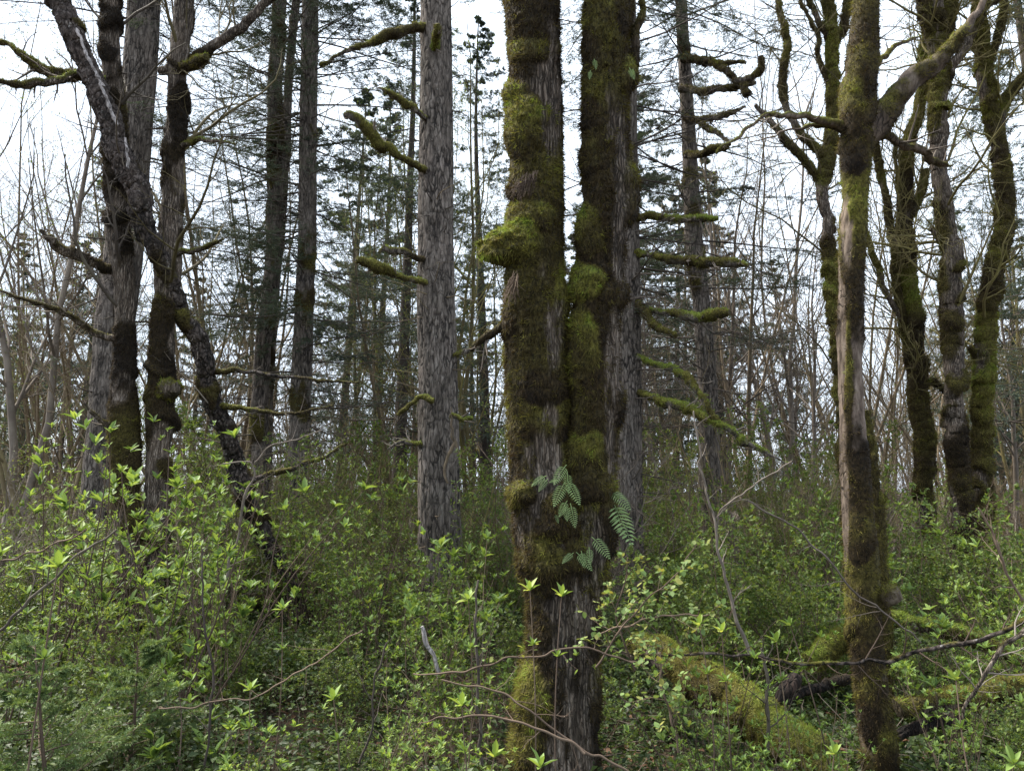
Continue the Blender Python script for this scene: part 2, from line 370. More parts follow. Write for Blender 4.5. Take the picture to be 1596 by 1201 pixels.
def tube_surface(pts, rs, step, ns, g, furrow=0., ffreq=9., fstretch=.2, lump=.06, moss=0., mthick=.03, mtop=0., bulges=(), bare=(), gbase=.45, mscale=2.2, smooth=.12, collars=0, rough=0., gleft=.0, wob=0.):
    c, r, s = resample(pts, rs, step, smooth)
    if wob > 0: c = c + wob*np.stack([fbm(c*3+7, 3), fbm(c*3+47, 3), fbm(c*3+87, 3)], 1) + wob*.3*np.stack([noise(c*14+7), noise(c*14+47), noise(c*14+87)], 1)
    n = len(c); T = unit(np.gradient(c, axis=0))
    m = unit(c[-1]-c[0])
    ref = np.array([1., 0, 0]) if abs(m[2]) > .55 else UP
    U = unit(ref - T*(T@ref)[:, None]); W = np.cross(T, U)
    th = np.arange(ns)*2*math.pi/ns
    ct, st = np.cos(th)[None, :, None], np.sin(th)[None, :, None]
    N0 = U[:, None]*ct + W[:, None]*st
    base = c[:, None]+N0*r[:, None, None]
    off = g.random(3)*40
    R = np.repeat(r[:, None], ns, 1)
    rm = np.median(r)
    disp = lump*R*fbm(base*(1.1/max(rm, .04))*.6+off, 3)
    crack = np.zeros_like(R)
    if furrow > 0:
        q = np.stack([np.cos(th)[None, :]*R, np.sin(th)[None, :]*R, np.repeat(s[:, None], ns, 1)*fstretch], -1)
        wob = .02*fbm(base*6+off, 2)[..., None]
        a = np.abs(noise((q+wob)*ffreq+off)); b = np.abs(noise((q+wob)*ffreq*2.1+off+9))
        v = np.minimum(a*2.2, 1)*.7+np.minimum(b*2, 1)*.3
        crack = 1-sst(.05, .5, v); disp = disp - furrow*crack
    M = np.zeros_like(R); G = np.zeros_like(R); th_m = np.zeros_like(R)
    if moss > 0 or bulges:
        q = base*mscale+off; q[..., 2] *= .6
        nz_ = fbm(q, 4)
        M = sst(-.05, .12, nz_ + (moss-.5)*1.1 + mtop*N0[..., 2])
        lum = .5+.5*fbm(base*np.array([7, 7, 9])+off+5, 3)
        tuft = .5+.5*noise(base*np.array([26, 26, 34])+off); tuft2 = .5+.5*noise(base*np.array([55, 55, 70])+off)
        lum = np.clip(.45*lum+.45*tuft+.2*tuft2, 0, 1.2)
        th_m = M*mthick*(.15+2.0*lum*lum)
        G = gbase + .55*fbm(base*1.3+off+17, 3) + .22*N0[..., 2] + gleft*(-N0[..., 0])
        pc = []
        for (bx, by, rh, rv, tk, gr) in bulges:
            pc.append((bx, by, rh, rv, tk, gr))
        if pc:
            px = 798 + F*(base[..., 0]-CAM[0])/((base-CAM)@_fwd); zz = (base-CAM)@_fwd; py = 600.5-F*((base-CAM)@_upv)/zz
            front = sst(-.55, -.05, (N0*(unit(CAM-base))).sum(-1))
            w1 = fbm(base*8+off, 3); w2 = fbm(base*8+off+11, 3)
            for (bx, by, rh, rv, tk, gr) in pc:
                dy = (py-by)/rv + .42*w1; dx = (px-bx)/rh + .38*w2
                dy = np.where(dy > 0, dy*1.35, dy*.8)
                e = np.clip(1-(dx*dx+dy*dy), 0, 1)
                k = e**.7*front
                th_m = np.maximum(th_m, k*tk*zz/F*(.62+.75*lum)); M = np.maximum(M, sst(0, .3, k)); G = G*(1-sst(0, .5, k)) + sst(0, .5, k)*(gr-.08+.22*(-dy)+.35*fbm(base*7+off, 3))
            for (bx, by, rh, rv) in bare:
                dx = (px-bx)/rh + .35*fbm(base*8+off, 2); dy = (py-by)/rv + .3*fbm(base*6+off+3, 2)
                k = sst(1.25, .55, np.sqrt(dx*dx+dy*dy))*front
                sk = np.stack([np.cos(th)[None, :]*R*38, np.sin(th)[None, :]*R*38, np.repeat(s[:, None], ns, 1)*5], -1)+off
                k = k*sst(.42, .58, .5+.5*fbm(sk, 3)+.32*(k-.45))
                M = M*(1-k*.95); th_m = th_m*(1-k)
        if collars: w3 = fbm(base*7+off+3, 3)
        for _ in range(collars):
            s0 = g.random()*s[-1]; t0 = g.random()*2*math.pi; hs = (.05+.12*g.random()); wd = 1.0+1.6*g.random(); tk = mthick*(1.2+1.8*g.random())
            ds = (s[:, None]-s0 + .06*np.sin(2*th+t0)[None, :])/hs + .5*w3; ds = np.where(ds < 0, ds*1.9, ds*.75)
            dt = (np.mod(th-t0+math.pi, 2*math.pi)-math.pi)[None, :]/wd
            k = np.clip(1-ds*ds-dt*dt, 0, 1)**.7
            th_m = np.maximum(th_m, k*tk*(.7+.6*lum)); M = np.maximum(M, sst(0, .4, k)); G = G+.22*k*(ds+.3)
    if rough > 0:
        disp = disp + rough*R*np.abs(fbm(base*14+off, 3))
    Rf = R + disp*(1-.75*M) + th_m
    V = c[:, None]+N0*Rf[..., None]
    dU = np.roll(V, -1, 1)-np.roll(V, 1, 1); dS = np.gradient(V, axis=0)
    Nn = unit(np.cross(dU, dS)); Nn *= np.sign((Nn*N0).sum(-1, keepdims=True)+1e-9)
    i, j = np.meshgrid(np.arange(n-1), np.arange(ns), indexing='ij'); j2 = (j+1) % ns
    Q = np.stack([i*ns+j, i*ns+j2, (i+1)*ns+j2, (i+1)*ns+j], -1).reshape(-1, 4)
    return dict(V=V, Q=Q, N=Nn, M=M, G=np.clip(G, 0, 1), C=crack, c=c, r=r, s=s, ns=ns)

def fuzz(S, dens, L, W, g, droop=.35, mpow=1., cap=400000):
    V, ns = S['V'], S['ns']; n = V.shape[0]
    A = np.linalg.norm(np.cross(np.roll(V, -1, 1)[:-1]-V[:-1], V[1:]-V[:-1]), axis=-1)
    w = A*(S['M'][:-1]**mpow); tot = w.sum()
    cnt = min(int(tot*dens), cap)
    if cnt < 10: return None
    pk = g.choice(w.size, cnt, p=(w/tot).ravel()); i, j = pk//ns, pk % ns; j2 = (j+1) % ns
    u, v = g.random(cnt)[:, None], g.random(cnt)[:, None]
    tcl = None
    p = V[i, j]*(1-u)*(1-v)+V[i, j2]*u*(1-v)+V[i+1, j]*(1-u)*v+V[i+1, j2]*u*v
    nn = S['N'][i, j]; cl = .5+.5*noise(p*26); td = np.stack([noise(p*16+5), noise(p*16+25), noise(p*16+45)], 1)
    d = unit(nn*1.0 + td*.8 + g.normal(0, .38, (cnt, 3)) - UP*droop)
    Ls = L*(.35+.9*g.random(cnt))*(.5+.9*cl)
    gr = np.clip(S['G'][i, j] + .5*(cl-.5) + .18*td[:, 0], 0, 1)
    Vb, T = blades(p-nn*L*.1, d, Ls, W*(.6+.8*g.random(cnt)), g)
    return Vb, T, np.repeat(gr, 3)

def surf_geo(S, mi=0, geo=None):
    geo = geo or Geo()
    V = S['V'].reshape(-1, 3)
    geo.add(V, S['Q'], mi, moss=S['M'], green=S['G'], crack=S['C'])
    ns, n = S['ns'], S['V'].shape[0]                 # end caps
    for k, rr in ((0, -1), (n-1, 1)):
        ring = S['V'][k]; ctr = ring.mean(0)+ (S['c'][k]-S['c'][k-rr])*.4
        a = np.arange(ns)
        geo.add(np.vstack([ring, ctr]), np.stack([a, (a+1) % ns, np.full(ns, ns)], 1), mi, moss=float(S['M'][k].mean()), green=float(S['G'][k].mean()), crack=0.)
    return geo

def limb(parent, org, kps, Y, g, m, moss=.5, tip=True, mtop=.35, dens=5000, fl=.025, fw=.005, step=.02, ns=10, gbase=.5, name="branch", lump=.12, mthick=.012, label=None, smooth=.1, collars=0, furrow=0., rough=.15, twigs=0, twl=.35, twm=None):
    pts, rs = path_from(kps, Y, False, 0); rs[-1] *= .55
    if moss > .55: moss = .30+.45*moss
    twigs = max(twigs, 3 if name == 'branch' else 0)
    S = tube_surface(pts, rs, step, ns, g, furrow=furrow, moss=moss, mtop=mtop, mthick=mthick, gbase=gbase, mscale=4, lump=lump*1.7, smooth=smooth, wob=.045, collars=collars, rough=rough)
    geo = surf_geo(S); mats = [m, MOSSM, twm or GREY]
    if moss > 0:
        fz = fuzz(S, dens, fl, fw, g, .25)
        if fz: geo.add(fz[0], fz[1], 1, green=fz[2])
    if twigs:
        c, r = S['c'][None], S['r'][None]
        a, ra = grow(c, r, twigs, .25, 1., .5, 1., g, up=.25, wig=.15, K=6, rf=.45, rmin=.002, absL=twl)
        b, rb = grow(a, ra, 4, .2, 1., .5, .8, g, up=.15, wig=.15, K=4, rf=.6, rmin=.0015)
        geo.add(*tubes(a, ra, 4), 2); geo.add(*tubes(b, rb, 3), 2)
    return geo.build(name, mats, parent, org, label), S

def tree(name, label, cat, parts, Y, m, seed, ws=1., twig=None, twm=None, step=.03, ns=48, top=4., dens=3500, fl=.035, fw=.006, group=None, **kw):
    """parts: list of keypoint lists (first = main trunk, others = limbs with the same bark)"""
    g = np.random.default_rng(seed)
    pts, rs = path_from(parts[0], Y, True, top); rs = rs*ws
    org = pts[0].copy(); org[2] = float(gz(org[0], org[1]))
    root = thing(name, label, cat, org, group)
    S = tube_surface(pts, rs, step, ns, g, **kw)
    surf_geo(S).build("trunk", [m], root, org); SS = [S]
    if kw.get('moss', 0) > 0 or kw.get('bulges'):
        fz = fuzz(S, dens, fl, fw, g)
        if fz: Geo().add(fz[0], fz[1], 0, green=fz[2]).build("moss", [MOSSM], root, org)
    kw2 = dict(kw); kw2.pop('wob', None); kw2.pop('bulges', None); kw2.pop('bare', None)
    for k in parts[1:]:
        ext = 2.0 if k[0][1] <= 10 else 0
        p2, r2 = path_from(k, Y, False, ext); r2 = r2*ws
        kk = dict(kw2); kk['lump'] = .1; kk['furrow'] = min(kw.get('furrow', 0), r2.max()*.15); kk['collars'] = kw.get('collars', 0)//6 if r2.max() > .09 else 0; kk['wob'] = .04; kk['mthick'] = min(kw.get('mthick', .03), r2.max()*.3)
        S2 = tube_surface(p2, r2, step, 18, g, **kk); SS.append(S2)
        ge = surf_geo(S2); fz = fuzz(S2, dens, fl, fw, g) if kw.get('moss', 0) > 0 else None
        if fz: ge.add(fz[0], fz[1], 1, green=fz[2])
        ge.build("limb", [m, MOSSM], root, org)
    if twig:
        c, r = S['c'], S['r']; a, ra = [], []
        for Sx in SS:
            ok = Sx['c'][:, 2] > twig[0]
            if ok.sum() < 8: continue
            cc, rr = Sx['c'][ok], Sx['r'][ok]; q = np.linspace(0, len(cc)-1, 14).astype(int)
            a.append(cc[q]); ra.append(rr[q])
        a, ra = np.array(a), np.array(ra)
        b, rb = grow(a, ra, twig[1], .02, 1, .3, .95, g, up=.45, wig=.16, K=9, rf=.22, rmin=.008, absL=twig[2], taper=.1)
        rb = np.minimum(rb, .022)
        d, rd = grow(b, rb, 8, .15, 1, .45, .85, g, up=.3, wig=.16, K=6, rf=.55, rmin=.0035)
        e, re = grow(d, rd, 5, .15, 1, .5, .8, g, up=.2, wig=.16, K=4, rf=.6, rmin=.0025)
        Geo().add(*tubes(b, rb, 5)).add(*tubes(d, rd, 4)).add(*tubes(e, re, 3)).build("crown", [twm or TWIG], root, org)
    return root, org, S, g

def fir_crown(root, org, S, g, z0, z1, nb, L, zneedle, dens=1., nlen=.05, nwid=.0075, up=.12, droop=-.12, tm=None, moss_tw=False, name="crown", tw=12, sub=6, rb=.016):
    """horizontal branches with flat side twigs; needles above zneedle"""
    c, r = S['c'], S['r']
    ok = (c[:, 2] > z0) & (c[:, 2] < z1); cc, rr = c[ok], r[ok]
    k = np.sort(g.integers(0, len(cc), nb)); p = cc[k]
    az = g.random(nb)*2*math.pi
    d = np.stack([np.cos(az), np.sin(az), np.full(nb, droop)+g.normal(0, .12, nb)], 1)
    hh = (p[:, 2]-z0)/(z1-z0)
    a, ra = polyl(p+unit(d)*rr[k][:, None]*.7, unit(d), L*(.35+.75*g.random(nb)), 8, up, .07, g, rb*(.6+.7*g.random(nb)), .2)
    b, rb_ = grow(a, ra, tw, .18, 1., .38, .95, g, up=-.05, wig=.10, K=5, rf=.42, rmin=.0035, flat=.75, taper=.6)
    e, re = grow(b, rb_, sub, .15, 1., .5, .8, g, up=-.1, wig=.1, K=3, rf=.6, rmin=.0022, flat=.6, taper=.5)
    geo = Geo(); geo.add(*tubes(a, ra, 5), 0); geo.add(*tubes(b, rb_, 3), 0); geo.add(*tubes(e, re, 3), 0)
    for tw_, rt, nn, t0 in ((b, rb_, 18, .3), (e, re, 15, .1)):
        idx, t, q, dd, r_, _ = at(tw_, rt, nn, t0, 1., g)
        pr = np.clip((q[:, 2]-zneedle)/1.6+.15, 0, 1)*dens*(.35+.9*(.5+.5*noise(q*1.1)))
        keep = g.random(len(q)) < pr; q, dd = q[keep], dd[keep]
        if len(q) == 0: continue
        sd_ = unit(np.cross(dd, UP)+1e-5)*np.where(g.random(len(q)) < .5, -1, 1)[:, None]
        nd2 = unit(dd*.6+sd_*.75+g.normal(0, .3, q.shape))
        geo.add(*diamonds(q, nd2, unit(UP+g.normal(0, .3, q.shape)), nlen*(.7+.7*g.random(len(q))), nwid, .1), 1)
    return geo.build(name, [tm or DARKT, NEEDLE], root, org)

def stubs(root, org, S, g, n, zmin, zmax, L=(.06, .35), name="dead_branch", m=None, r=.008, azc=None):
    c, rr = S['c'], S['r']; ok = np.where((c[:, 2] > zmin) & (c[:, 2] < zmax))[0]
    for _ in range(n):
        i = g.choice(ok); az = g.uniform(math.pi*.95, math.pi*2.05) if azc is None else azc
        d = unit(np.array([math.cos(az), math.sin(az), g.normal(.0, .35)]))
        Ln = g.uniform(*L) if g.random() < .75 else L[1]*1.7
        a, ra = polyl((c[i]+d*rr[i]*.8)[None], d[None], np.array([Ln]), 7, g.normal(.1, .3), .16, g, np.array([r*g.uniform(.5, 1.4)]), .3)
        geo = Geo(); geo.add(*tubes(a, ra, 6), 0)
        if Ln > .2:
            b, rb = grow(a, ra, 3, .3, 1, .5, .8, g, up=.1, wig=.15, K=4, rf=.5, rmin=.002); geo.add(*tubes(b, rb, 3), 0)
        geo.build(name, [m or DARKT], root, org)

# ---- the double-stemmed mossy maple in the middle
bul1 = [(832, 82, 48, 20, 8, .55), (792, 150, 20, 28, 16, .5), (818, 205, 52, 58, 13, .62), (800, 300, 22, 18, 8, .4), (826, 345, 46, 30, 12, .62), (772, 388, 42, 40, 56, .98), (812, 378, 36, 34, 16, .8), (774, 562, 16, 66, 14, .85), (790, 510, 18, 30, 9, .3),
        (874, 478, 18, 44, 11, .6), (815, 772, 24, 22, 16, .6), (868, 812, 36, 42, 16, .48), (852, 885, 42, 50, 17, .42), (905, 880, 34, 40, 9, .3), (828, 1105, 36, 75, 16, .58), (822, 1180, 34, 50, 14, .5), (926, 1095, 12, 62, 9, .35), (852, 610, 40, 30, 5, .3), (850, 680, 40, 22, 4, .3), (848, 1000, 14, 26, 5, .3)]
bare1 = [(893, 1075, 38, 135), (905, 960, 26, 60), (845, 720, 34, 46), (858, 150, 16, 120), (855, 650, 16, 20), (862, 520, 15, 60), (820, 830, 12, 40), (885, 1195, 46, 70)]
C1 = [(828, 0, 80), (831, 68, 74), (834, 101, 74), (836, 145, 74), (836, 203, 76), (836, 254, 76), (836, 304, 78), (836, 372, 80), (833, 434, 86), (835, 501, 92), (837, 569, 94), (840, 637, 92), (841, 704, 88), (846, 760, 98), (860, 830, 112), (874, 900, 110), (878, 935, 106), (878, 1003, 106), (874, 1070, 114), (868, 1138, 122), (864, 1200, 140)]
C2 = [(948, 0, 70), (944, 68, 66), (943, 135, 66), (943, 203, 66), (945, 270, 70), (946, 321, 72), (940, 372, 72), (934, 434, 68), (928, 501, 72), (927, 569, 73), (928, 620, 74), (926, 670, 74), (922, 738, 71), (922, 789, 70), (918, 850, 66), (908, 930, 58), (896, 1000, 45)]
root, org, S, g = tree("mossy_maple", "huge mossy maple splitting low into two thick shaggy trunks", "tree", [C1], 4.9, MAPLE, 11, step=.014, ns=150, top=5,
    dens=9500, fl=.034, fw=.0055, moss=.80, mthick=.016, bulges=bul1, bare=bare1, furrow=.013, ffreq=26, fstretch=.1, lump=.07, gbase=.29, mscale=3.0, smooth=.15)
MAPLE_ROOT, MAPLE_ORG = root, org
bul2 = [(940, 60, 40, 70, 7, .52), (992, 128, 26, 40, 24, .62), (978, 30, 16, 36, 6, .35), (978, 312, 18, 62, 15, .5), (912, 365, 30, 46, 10, .62), (908, 445, 38, 36, 12, .78), (958, 462, 22, 28, 14, .35), (905, 560, 30, 80, 10, .6), (962, 640, 12, 44, 12, .3), (908, 715, 34, 40, 11, .62), (925, 760, 34, 30, 12, .45), (946, 830, 16, 60, 12, .3), (920, 255, 34, 34, 8, .35), (918, 180, 30, 30, 5, .4)]
bare2 = [(966, 260, 10, 120), (962, 390, 10, 80), (956, 560, 14, 90), (952, 680, 11, 70), (930, 850, 12, 50)]
pts, rs = path_from(C2, 4.86, False, 5)
S2 = tube_surface(pts, rs, .014, 130, g, moss=.82, mthick=.016, bulges=bul2, bare=bare2, furrow=.013, ffreq=26, fstretch=.1, lump=.07, gbase=.37, mscale=3., smooth=.15)
surf_geo(S2).build("trunk", [MAPLE], root, org)
fz = fuzz(S2, 9500, .034, .0055, g); Geo().add(fz[0], fz[1], 0, green=fz[2]).build("moss", [MOSSM], root, org)
limb(root, org, [(1006, -20, 7), (1000, 20, 7), (985, 45, 9), (990, 80, 9), (998, 110, 12)], 4.85, g, MAPLE, moss=.7, dens=14000, fl=.016, fw=.003, gbase=.4)
limb(root, org, [(738, 545, 4), (752, 528, 6), (768, 516, 8), (795, 505, 10)], 4.85, g, MAPLE, moss=.8, dens=14000, fl=.014, fw=.003, gbase=.6)

for (ax, ay, bx, by, n) in ((836, 266, 808, 288, 80), (806, 424, 798, 446, 70)):      # withered fern hanks hanging in the moss
    t = g.random(n); q = np.array([P(ax+(bx-ax)*u, ay+(by-ay)*u, 4.60 if ax > 780 else 4.75)[0] for u in t])+g.normal(0, .012, (n, 3))
    dv = unit(np.array([-.35, -.25, -1.])+g.normal(0, .3, (n, 3))); a_, r_ = polyl(q, dv, .05+.10*g.random(n), 5, -.4, .12, g, np.full(n, .0022), .3)
    ge = Geo().add(*tubes(a_, r_, 3)); i_, t_, q2, d2, _, _ = at(a_, r_, 5, .1, 1, g); ge.add(*diamonds(q2, unit(d2+g.normal(0, .7, q2.shape)), unit(g.normal(0, 1, q2.shape)), .012, .004)); ge.build("withered_fern", [BROWN], root, org)

# ---- right hand maple with the forked limb
R1 = [(1350, -4, 34), (1347, 50, 42), (1345, 85, 46), (1336, 152, 52), (1338, 203, 50), (1333, 254, 46), (1334, 304, 34), (1330, 340, 38), (1328, 389, 39), (1326, 434, 37), (1324, 535, 39), (1327, 637, 40), (1333, 738, 46), (1335, 789, 45), (1339, 834, 49), (1345, 901, 50), (1348, 969, 49), (1354, 1037, 47), (1362, 1104, 50), (1368, 1172, 54)]
root, org, S, g = tree("mossy_maple", "slender mossy maple at right with one thick bent limb and a bare pinkish bark strip", "tree",
    [[(a, b, c*.93) for a, b, c in R1], [(1534, -4, 9), (1510, 35, 13), (1480, 72, 16), (1462, 96, 24), (1448, 103, 30), (1420, 122, 33), (1390, 158, 36), (1366, 190, 42), (1345, 215, 40)]], 5.1, PINK, 23, step=.016, ns=84, top=4,
    dens=9000, fl=.028, fw=.005, moss=.46, mthick=.012, furrow=.006, ffreq=20, fstretch=.15, lump=.08, gbase=.42, mscale=3.2, collars=10,
    bulges=[(1345, 100, 30, 40, 5, .5), (1332, 170, 26, 50, 6, .45), (1335, 250, 22, 30, 5, .3), (1352, 1000, 30, 80, 5, .3), (1318, 960, 10, 90, 6, .55), (1340, 840, 26, 50, 5, .28), (1322, 650, 8, 150, 4, .5), (1362, 1110, 30, 70, 5, .35), (1385, 1170, 24, 60, 6, .45)],
    bare=[(1310, 560, 9, 200), (1318, 360, 12, 60), (1316, 800, 8, 120)])
limb(root, org, [(1404, 925, 34, 5.0), (1394, 928, 36, 5.02), (1380, 932, 26, 5.05), (1352, 945, 20)], 5.1, g, PINK, moss=1., dens=18000, fl=.026, fw=.004, gbase=.38, name="stub", mthick=.02)
limb(root, org, [(1120, 240, 2, 4.7), (1190, 180, 4, 4.8), (1230, 182, 7, 4.9), (1270, 184, 9, 5.), (1300, 194, 11), (1330, 205, 14)], 5.1, g, PINK, moss=.7, dens=12000, fl=.015, fw=.003, ns=8, twigs=8)
limb(root, org, [(1490, 260, 4, 5.5), (1450, 248, 9, 5.4), (1415, 230, 10, 5.3), (1380, 222, 11, 5.2), (1345, 205, 14)], 5.1, g, PINK, moss=.6, dens=12000, fl=.015, fw=.003, ns=8, twigs=5)
limb(root, org, [(1160, 222, 2, 5.), (1230, 205, 3, 5.1), (1290, 200, 5), (1330, 215, 6)], 5.15, g, PINK, moss=.3, ns=6, twigs=4)
limb(root, org, [(1440, 60, 2, 5.6), (1400, 70, 5, 5.5), (1375, 95, 7, 5.4), (1340, 130, 9, 5.2)], 5.1, g, PINK, moss=.4, ns=8, twigs=6)

# ---- left group: two mossy maples, the leaning dead trunk, the big grey fir
A = [(172, -4, 24), (172, 68, 26), (176, 135, 28), (180, 220, 32), (183, 304, 34), (185, 372, 37), (194, 434, 33), (195, 501, 28), (195, 569, 29), (193, 620, 36), (193, 670, 42), (197, 704, 40), (196, 755, 38), (200, 850, 40), (205, 960, 46)]
root, org, S, g = tree("mossy_maple", "thin brown mossy maple crossed by the leaning dead trunk, in front of the grey fir", "tree", [A], 8.6, MAPLE, 31, twig=(3., 15, 1.8), twm=DARKT, step=.022, ns=56, top=4, dens=9000, fl=.03, fw=.005, moss=.52, mthick=.022, furrow=.01, ffreq=18, lump=.1, gbase=.2, collars=22, mscale=2.5)
limb(root, org, [(0, 62, 4, 8.2), (30, 85, 7, 8.2), (60, 104, 12, 8.3), (95, 114, 15, 8.4), (125, 118, 13, 8.5), (170, 128, 12, 8.6)], 8.6, g, MAPLE, moss=.85, dens=7000, fl=.03, fw=.006, gbase=.5, mthick=.03, twigs=8, twl=.6)
limb(root, org, [(2, 131, 9, 8.), (40, 133, 10, 8.1), (80, 130, 10, 8.2), (108, 117, 9, 8.3), (130, 120, 9, 8.4), (175, 135, 10, 8.6)], 8.6, g, MAPLE, moss=.85, dens=7000, fl=.03, fw=.006, gbase=.5, mthick=.02, twigs=6, twl=.5)
limb(root, org, [(60, 362, 6, 8.), (82, 382, 13, 8.1), (112, 398, 13, 8.2), (145, 412, 11, 8.4), (185, 424, 10, 8.6)], 8.6, g, MAPLE, moss=.9, dens=7000, fl=.03, fw=.006, gbase=.45, mthick=.03)
limb(root, org, [(0, 453, 3, 8.), (55, 468, 5, 8.1), (100, 490, 7, 8.2), (145, 516, 9, 8.5), (190, 530, 10, 8.6)], 8.6, g, MAPLE, moss=.6, dens=7000, fl=.02, fw=.005, gbase=.4, twigs=10, twl=.6)
limb(root, org, [(128, 625, 3, 8.2), (150, 648, 5, 8.3), (175, 664, 7, 8.5), (195, 672, 8, 8.6)], 8.6, g, MAPLE, moss=.7, dens=7000, fl=.02, fw=.005, gbase=.6, twigs=6)
B = [(288, -4, 30), (281, 68, 28), (276, 135, 26), (274, 203, 29), (270, 270, 30), (267, 338, 32), (264, 389, 36), (262, 417, 42), (259, 468, 33), (254, 501, 34), (253, 569, 38), (252, 610, 38), (250, 660, 42), (246, 704, 34), (244, 780, 36), (240, 880, 40), (238, 960, 46)]
root, org, S, g = tree("mossy_maple", "dark mossy maple trunk with moss collars, standing right beside the leaning dead trunk", "tree",
    [B, [(424, -4, 11), (400, 22, 14), (375, 45, 15), (352, 57, 16), (335, 66, 15), (315, 84, 14), (275, 104, 15), (246, 112, 14)]], 8.7, MAPLE, 37, twig=(3.2, 15, 1.9), twm=MTWIG, step=.022, ns=56, top=4, dens=9000, fl=.03, fw=.005, moss=.5, mthick=.024, furrow=.01, ffreq=18, lump=.1, gbase=.2, collars=24, mscale=2.5)
limb(root, org, [(323, 90, 14, 8.4), (310, 97, 15, 8.5), (292, 108, 13, 8.6), (278, 118, 12)], 8.7, g, MAPLE, moss=1, dens=8000, fl=.035, fw=.006, gbase=.65, mthick=.03)
limb(root, org, [(365, 222, 2, 8.3), (335, 220, 4, 8.4), (310, 217, 6, 8.5), (285, 222, 9, 8.6), (272, 226, 9)], 8.7, g, MAPLE, moss=.8, dens=8000, fl=.025, fw=.005, gbase=.7)
limb(root, org, [(345, 372, 3, 8.3), (320, 385, 6, 8.5), (285, 395, 8, 8.6), (265, 402, 9)], 8.7, g, MAPLE, moss=.7, dens=8000, fl=.025, fw=.005, gbase=.5)
limb(root, org, [(272, 605, 22, 8.45), (264, 610, 24, 8.55), (250, 615, 16)], 8.7, g, MAPLE, moss=1, dens=12000, fl=.04, fw=.006, gbase=.72, name="stub", mthick=.04)
L = [(90, -4, 36, 8.2), (108, 40, 33, 8.2), (131, 101, 32, 8.3), (148, 135, 33, 8.3), (162, 169, 35, 8.3), (188, 237, 38, 8.35), (213, 304, 38, 8.4), (235, 372, 32, 8.5), (262, 430, 28, 8.6), (288, 485, 28, 8.8), (315, 552, 28, 9.), (333, 620, 31, 9.2), (354, 688, 31, 9.4), (375, 755, 29, 9.6), (410, 834, 28, 9.8), (441, 885, 22, 10.), (462, 935, 20, 10.1)]
root, org, S, g = tree("leaning_trunk", "dead dark trunk leaning to the left across the mossy trunks, its bark peeling", "tree", [L], 8.4, ALDER, 41, ws=.86, step=.022, ns=56, top=2, moss=.3, mthick=.02, furrow=.014, ffreq=13, fstretch=.5, lump=.22, gbase=.25, rough=.45, wob=.07, collars=8, dens=6000)
gg = Geo()
for k, (a, b, w) in enumerate([((120, 45), (136, 90), 8), ((136, 88), (160, 135), 9), ((156, 130), (182, 195), 10), ((195, 215), (200, 262), 7)]):
    pa, pb = P(a[0], a[1], 8.12)[0], P(b[0], b[1], 8.12)[0]
    t = np.linspace(0, 1, 14)[:, None]; c = pa*(1-t)+pb*t + np.stack([.012*noise(np.stack([t[:, 0]*5+k*3]*3, 1)), np.zeros(14), np.zeros(14)], 1)
    wd = w*8/F/2*(.5+.6*np.abs(noise(np.stack([t[:, 0]*7+k]*3, 1))))[:, None]; sx = np.array([[.8, .25, .2]])
    Vv = np.stack([c-sx*wd, c+np.array([[0, -.025, 0]]), c+sx*wd, c+np.array([[0, .04, 0]])], 1); i = np.arange(13)[:, None]*4
    gg.add(Vv.reshape(-1, 3), np.concatenate([i+np.array([q, (q+1) % 4, (q+1) % 4+4, q+4]) for q in range(4)]), 0, crack=0., moss=0.)
PALE = bark_mat("peeled_bark", (.20, .17, .16), (.42, .38, .37), (.62, .58, .57), 14, (1, 1, .5), .3)
gg.build("peeled_bark", [PALE], root, org)
stubs(root, org, S, g, 16, .8, 5.5, (.15, .6), m=GREY)
limb(root, org, [(560, 596, 3, 9.), (480, 590, 4, 9.), (420, 584, 5, 9.1), (370, 578, 6, 9.1), (325, 580, 8, 9.1)], 9.1, g, ALDER, moss=.5, dens=7000, fl=.02, fw=.005, twigs=8, ns=8)
limb(root, org, [(520, 634, 3, 9.), (450, 644, 4, 9.1), (390, 640, 6, 9.2), (335, 630, 8, 9.2)], 9.2, g, ALDER, moss=.5, dens=7000, fl=.02, fw=.005, twigs=8, ns=8)
limb(root, org, [(540, 690, 3, 9.2), (500, 715, 5, 9.3), (450, 730, 6, 9.5), (380, 752, 8, 9.6)], 9.6, g, ALDER, moss=.5, dens=7000, fl=.02, fw=.005, twigs=9, ns=8)

F1 = [(225, -4, 48), (221, 68, 49), (216, 135, 50), (208, 220, 52), (200, 330, 55), (186, 450, 57), (179, 501, 58), (171, 637, 60), (165, 721, 64), (158, 830, 68), (152, 910, 78)]
root, org, S, g = tree("fir_tree", "big grey scaly fir trunk behind the mossy pair at left", "tree", [F1], 12.6, FIR, 43, step=.03, ns=96, top=8, moss=0, mthick=.008, dens=3000, furrow=.022, ffreq=14, fstretch=.25, lump=.04, gbase=.2)
stubs(root, org, S, g, 34, 2, 10, (.15, .5), r=.012)
fir_crown(root, org, S, g, 3.0, 9.5, 26, 1.9, 99, tm=DARKT, tw=8, sub=4)
fir_crown(root, org, S, g, 9.5, 17, 60, 3.4, 9, dens=.9, name="crown")

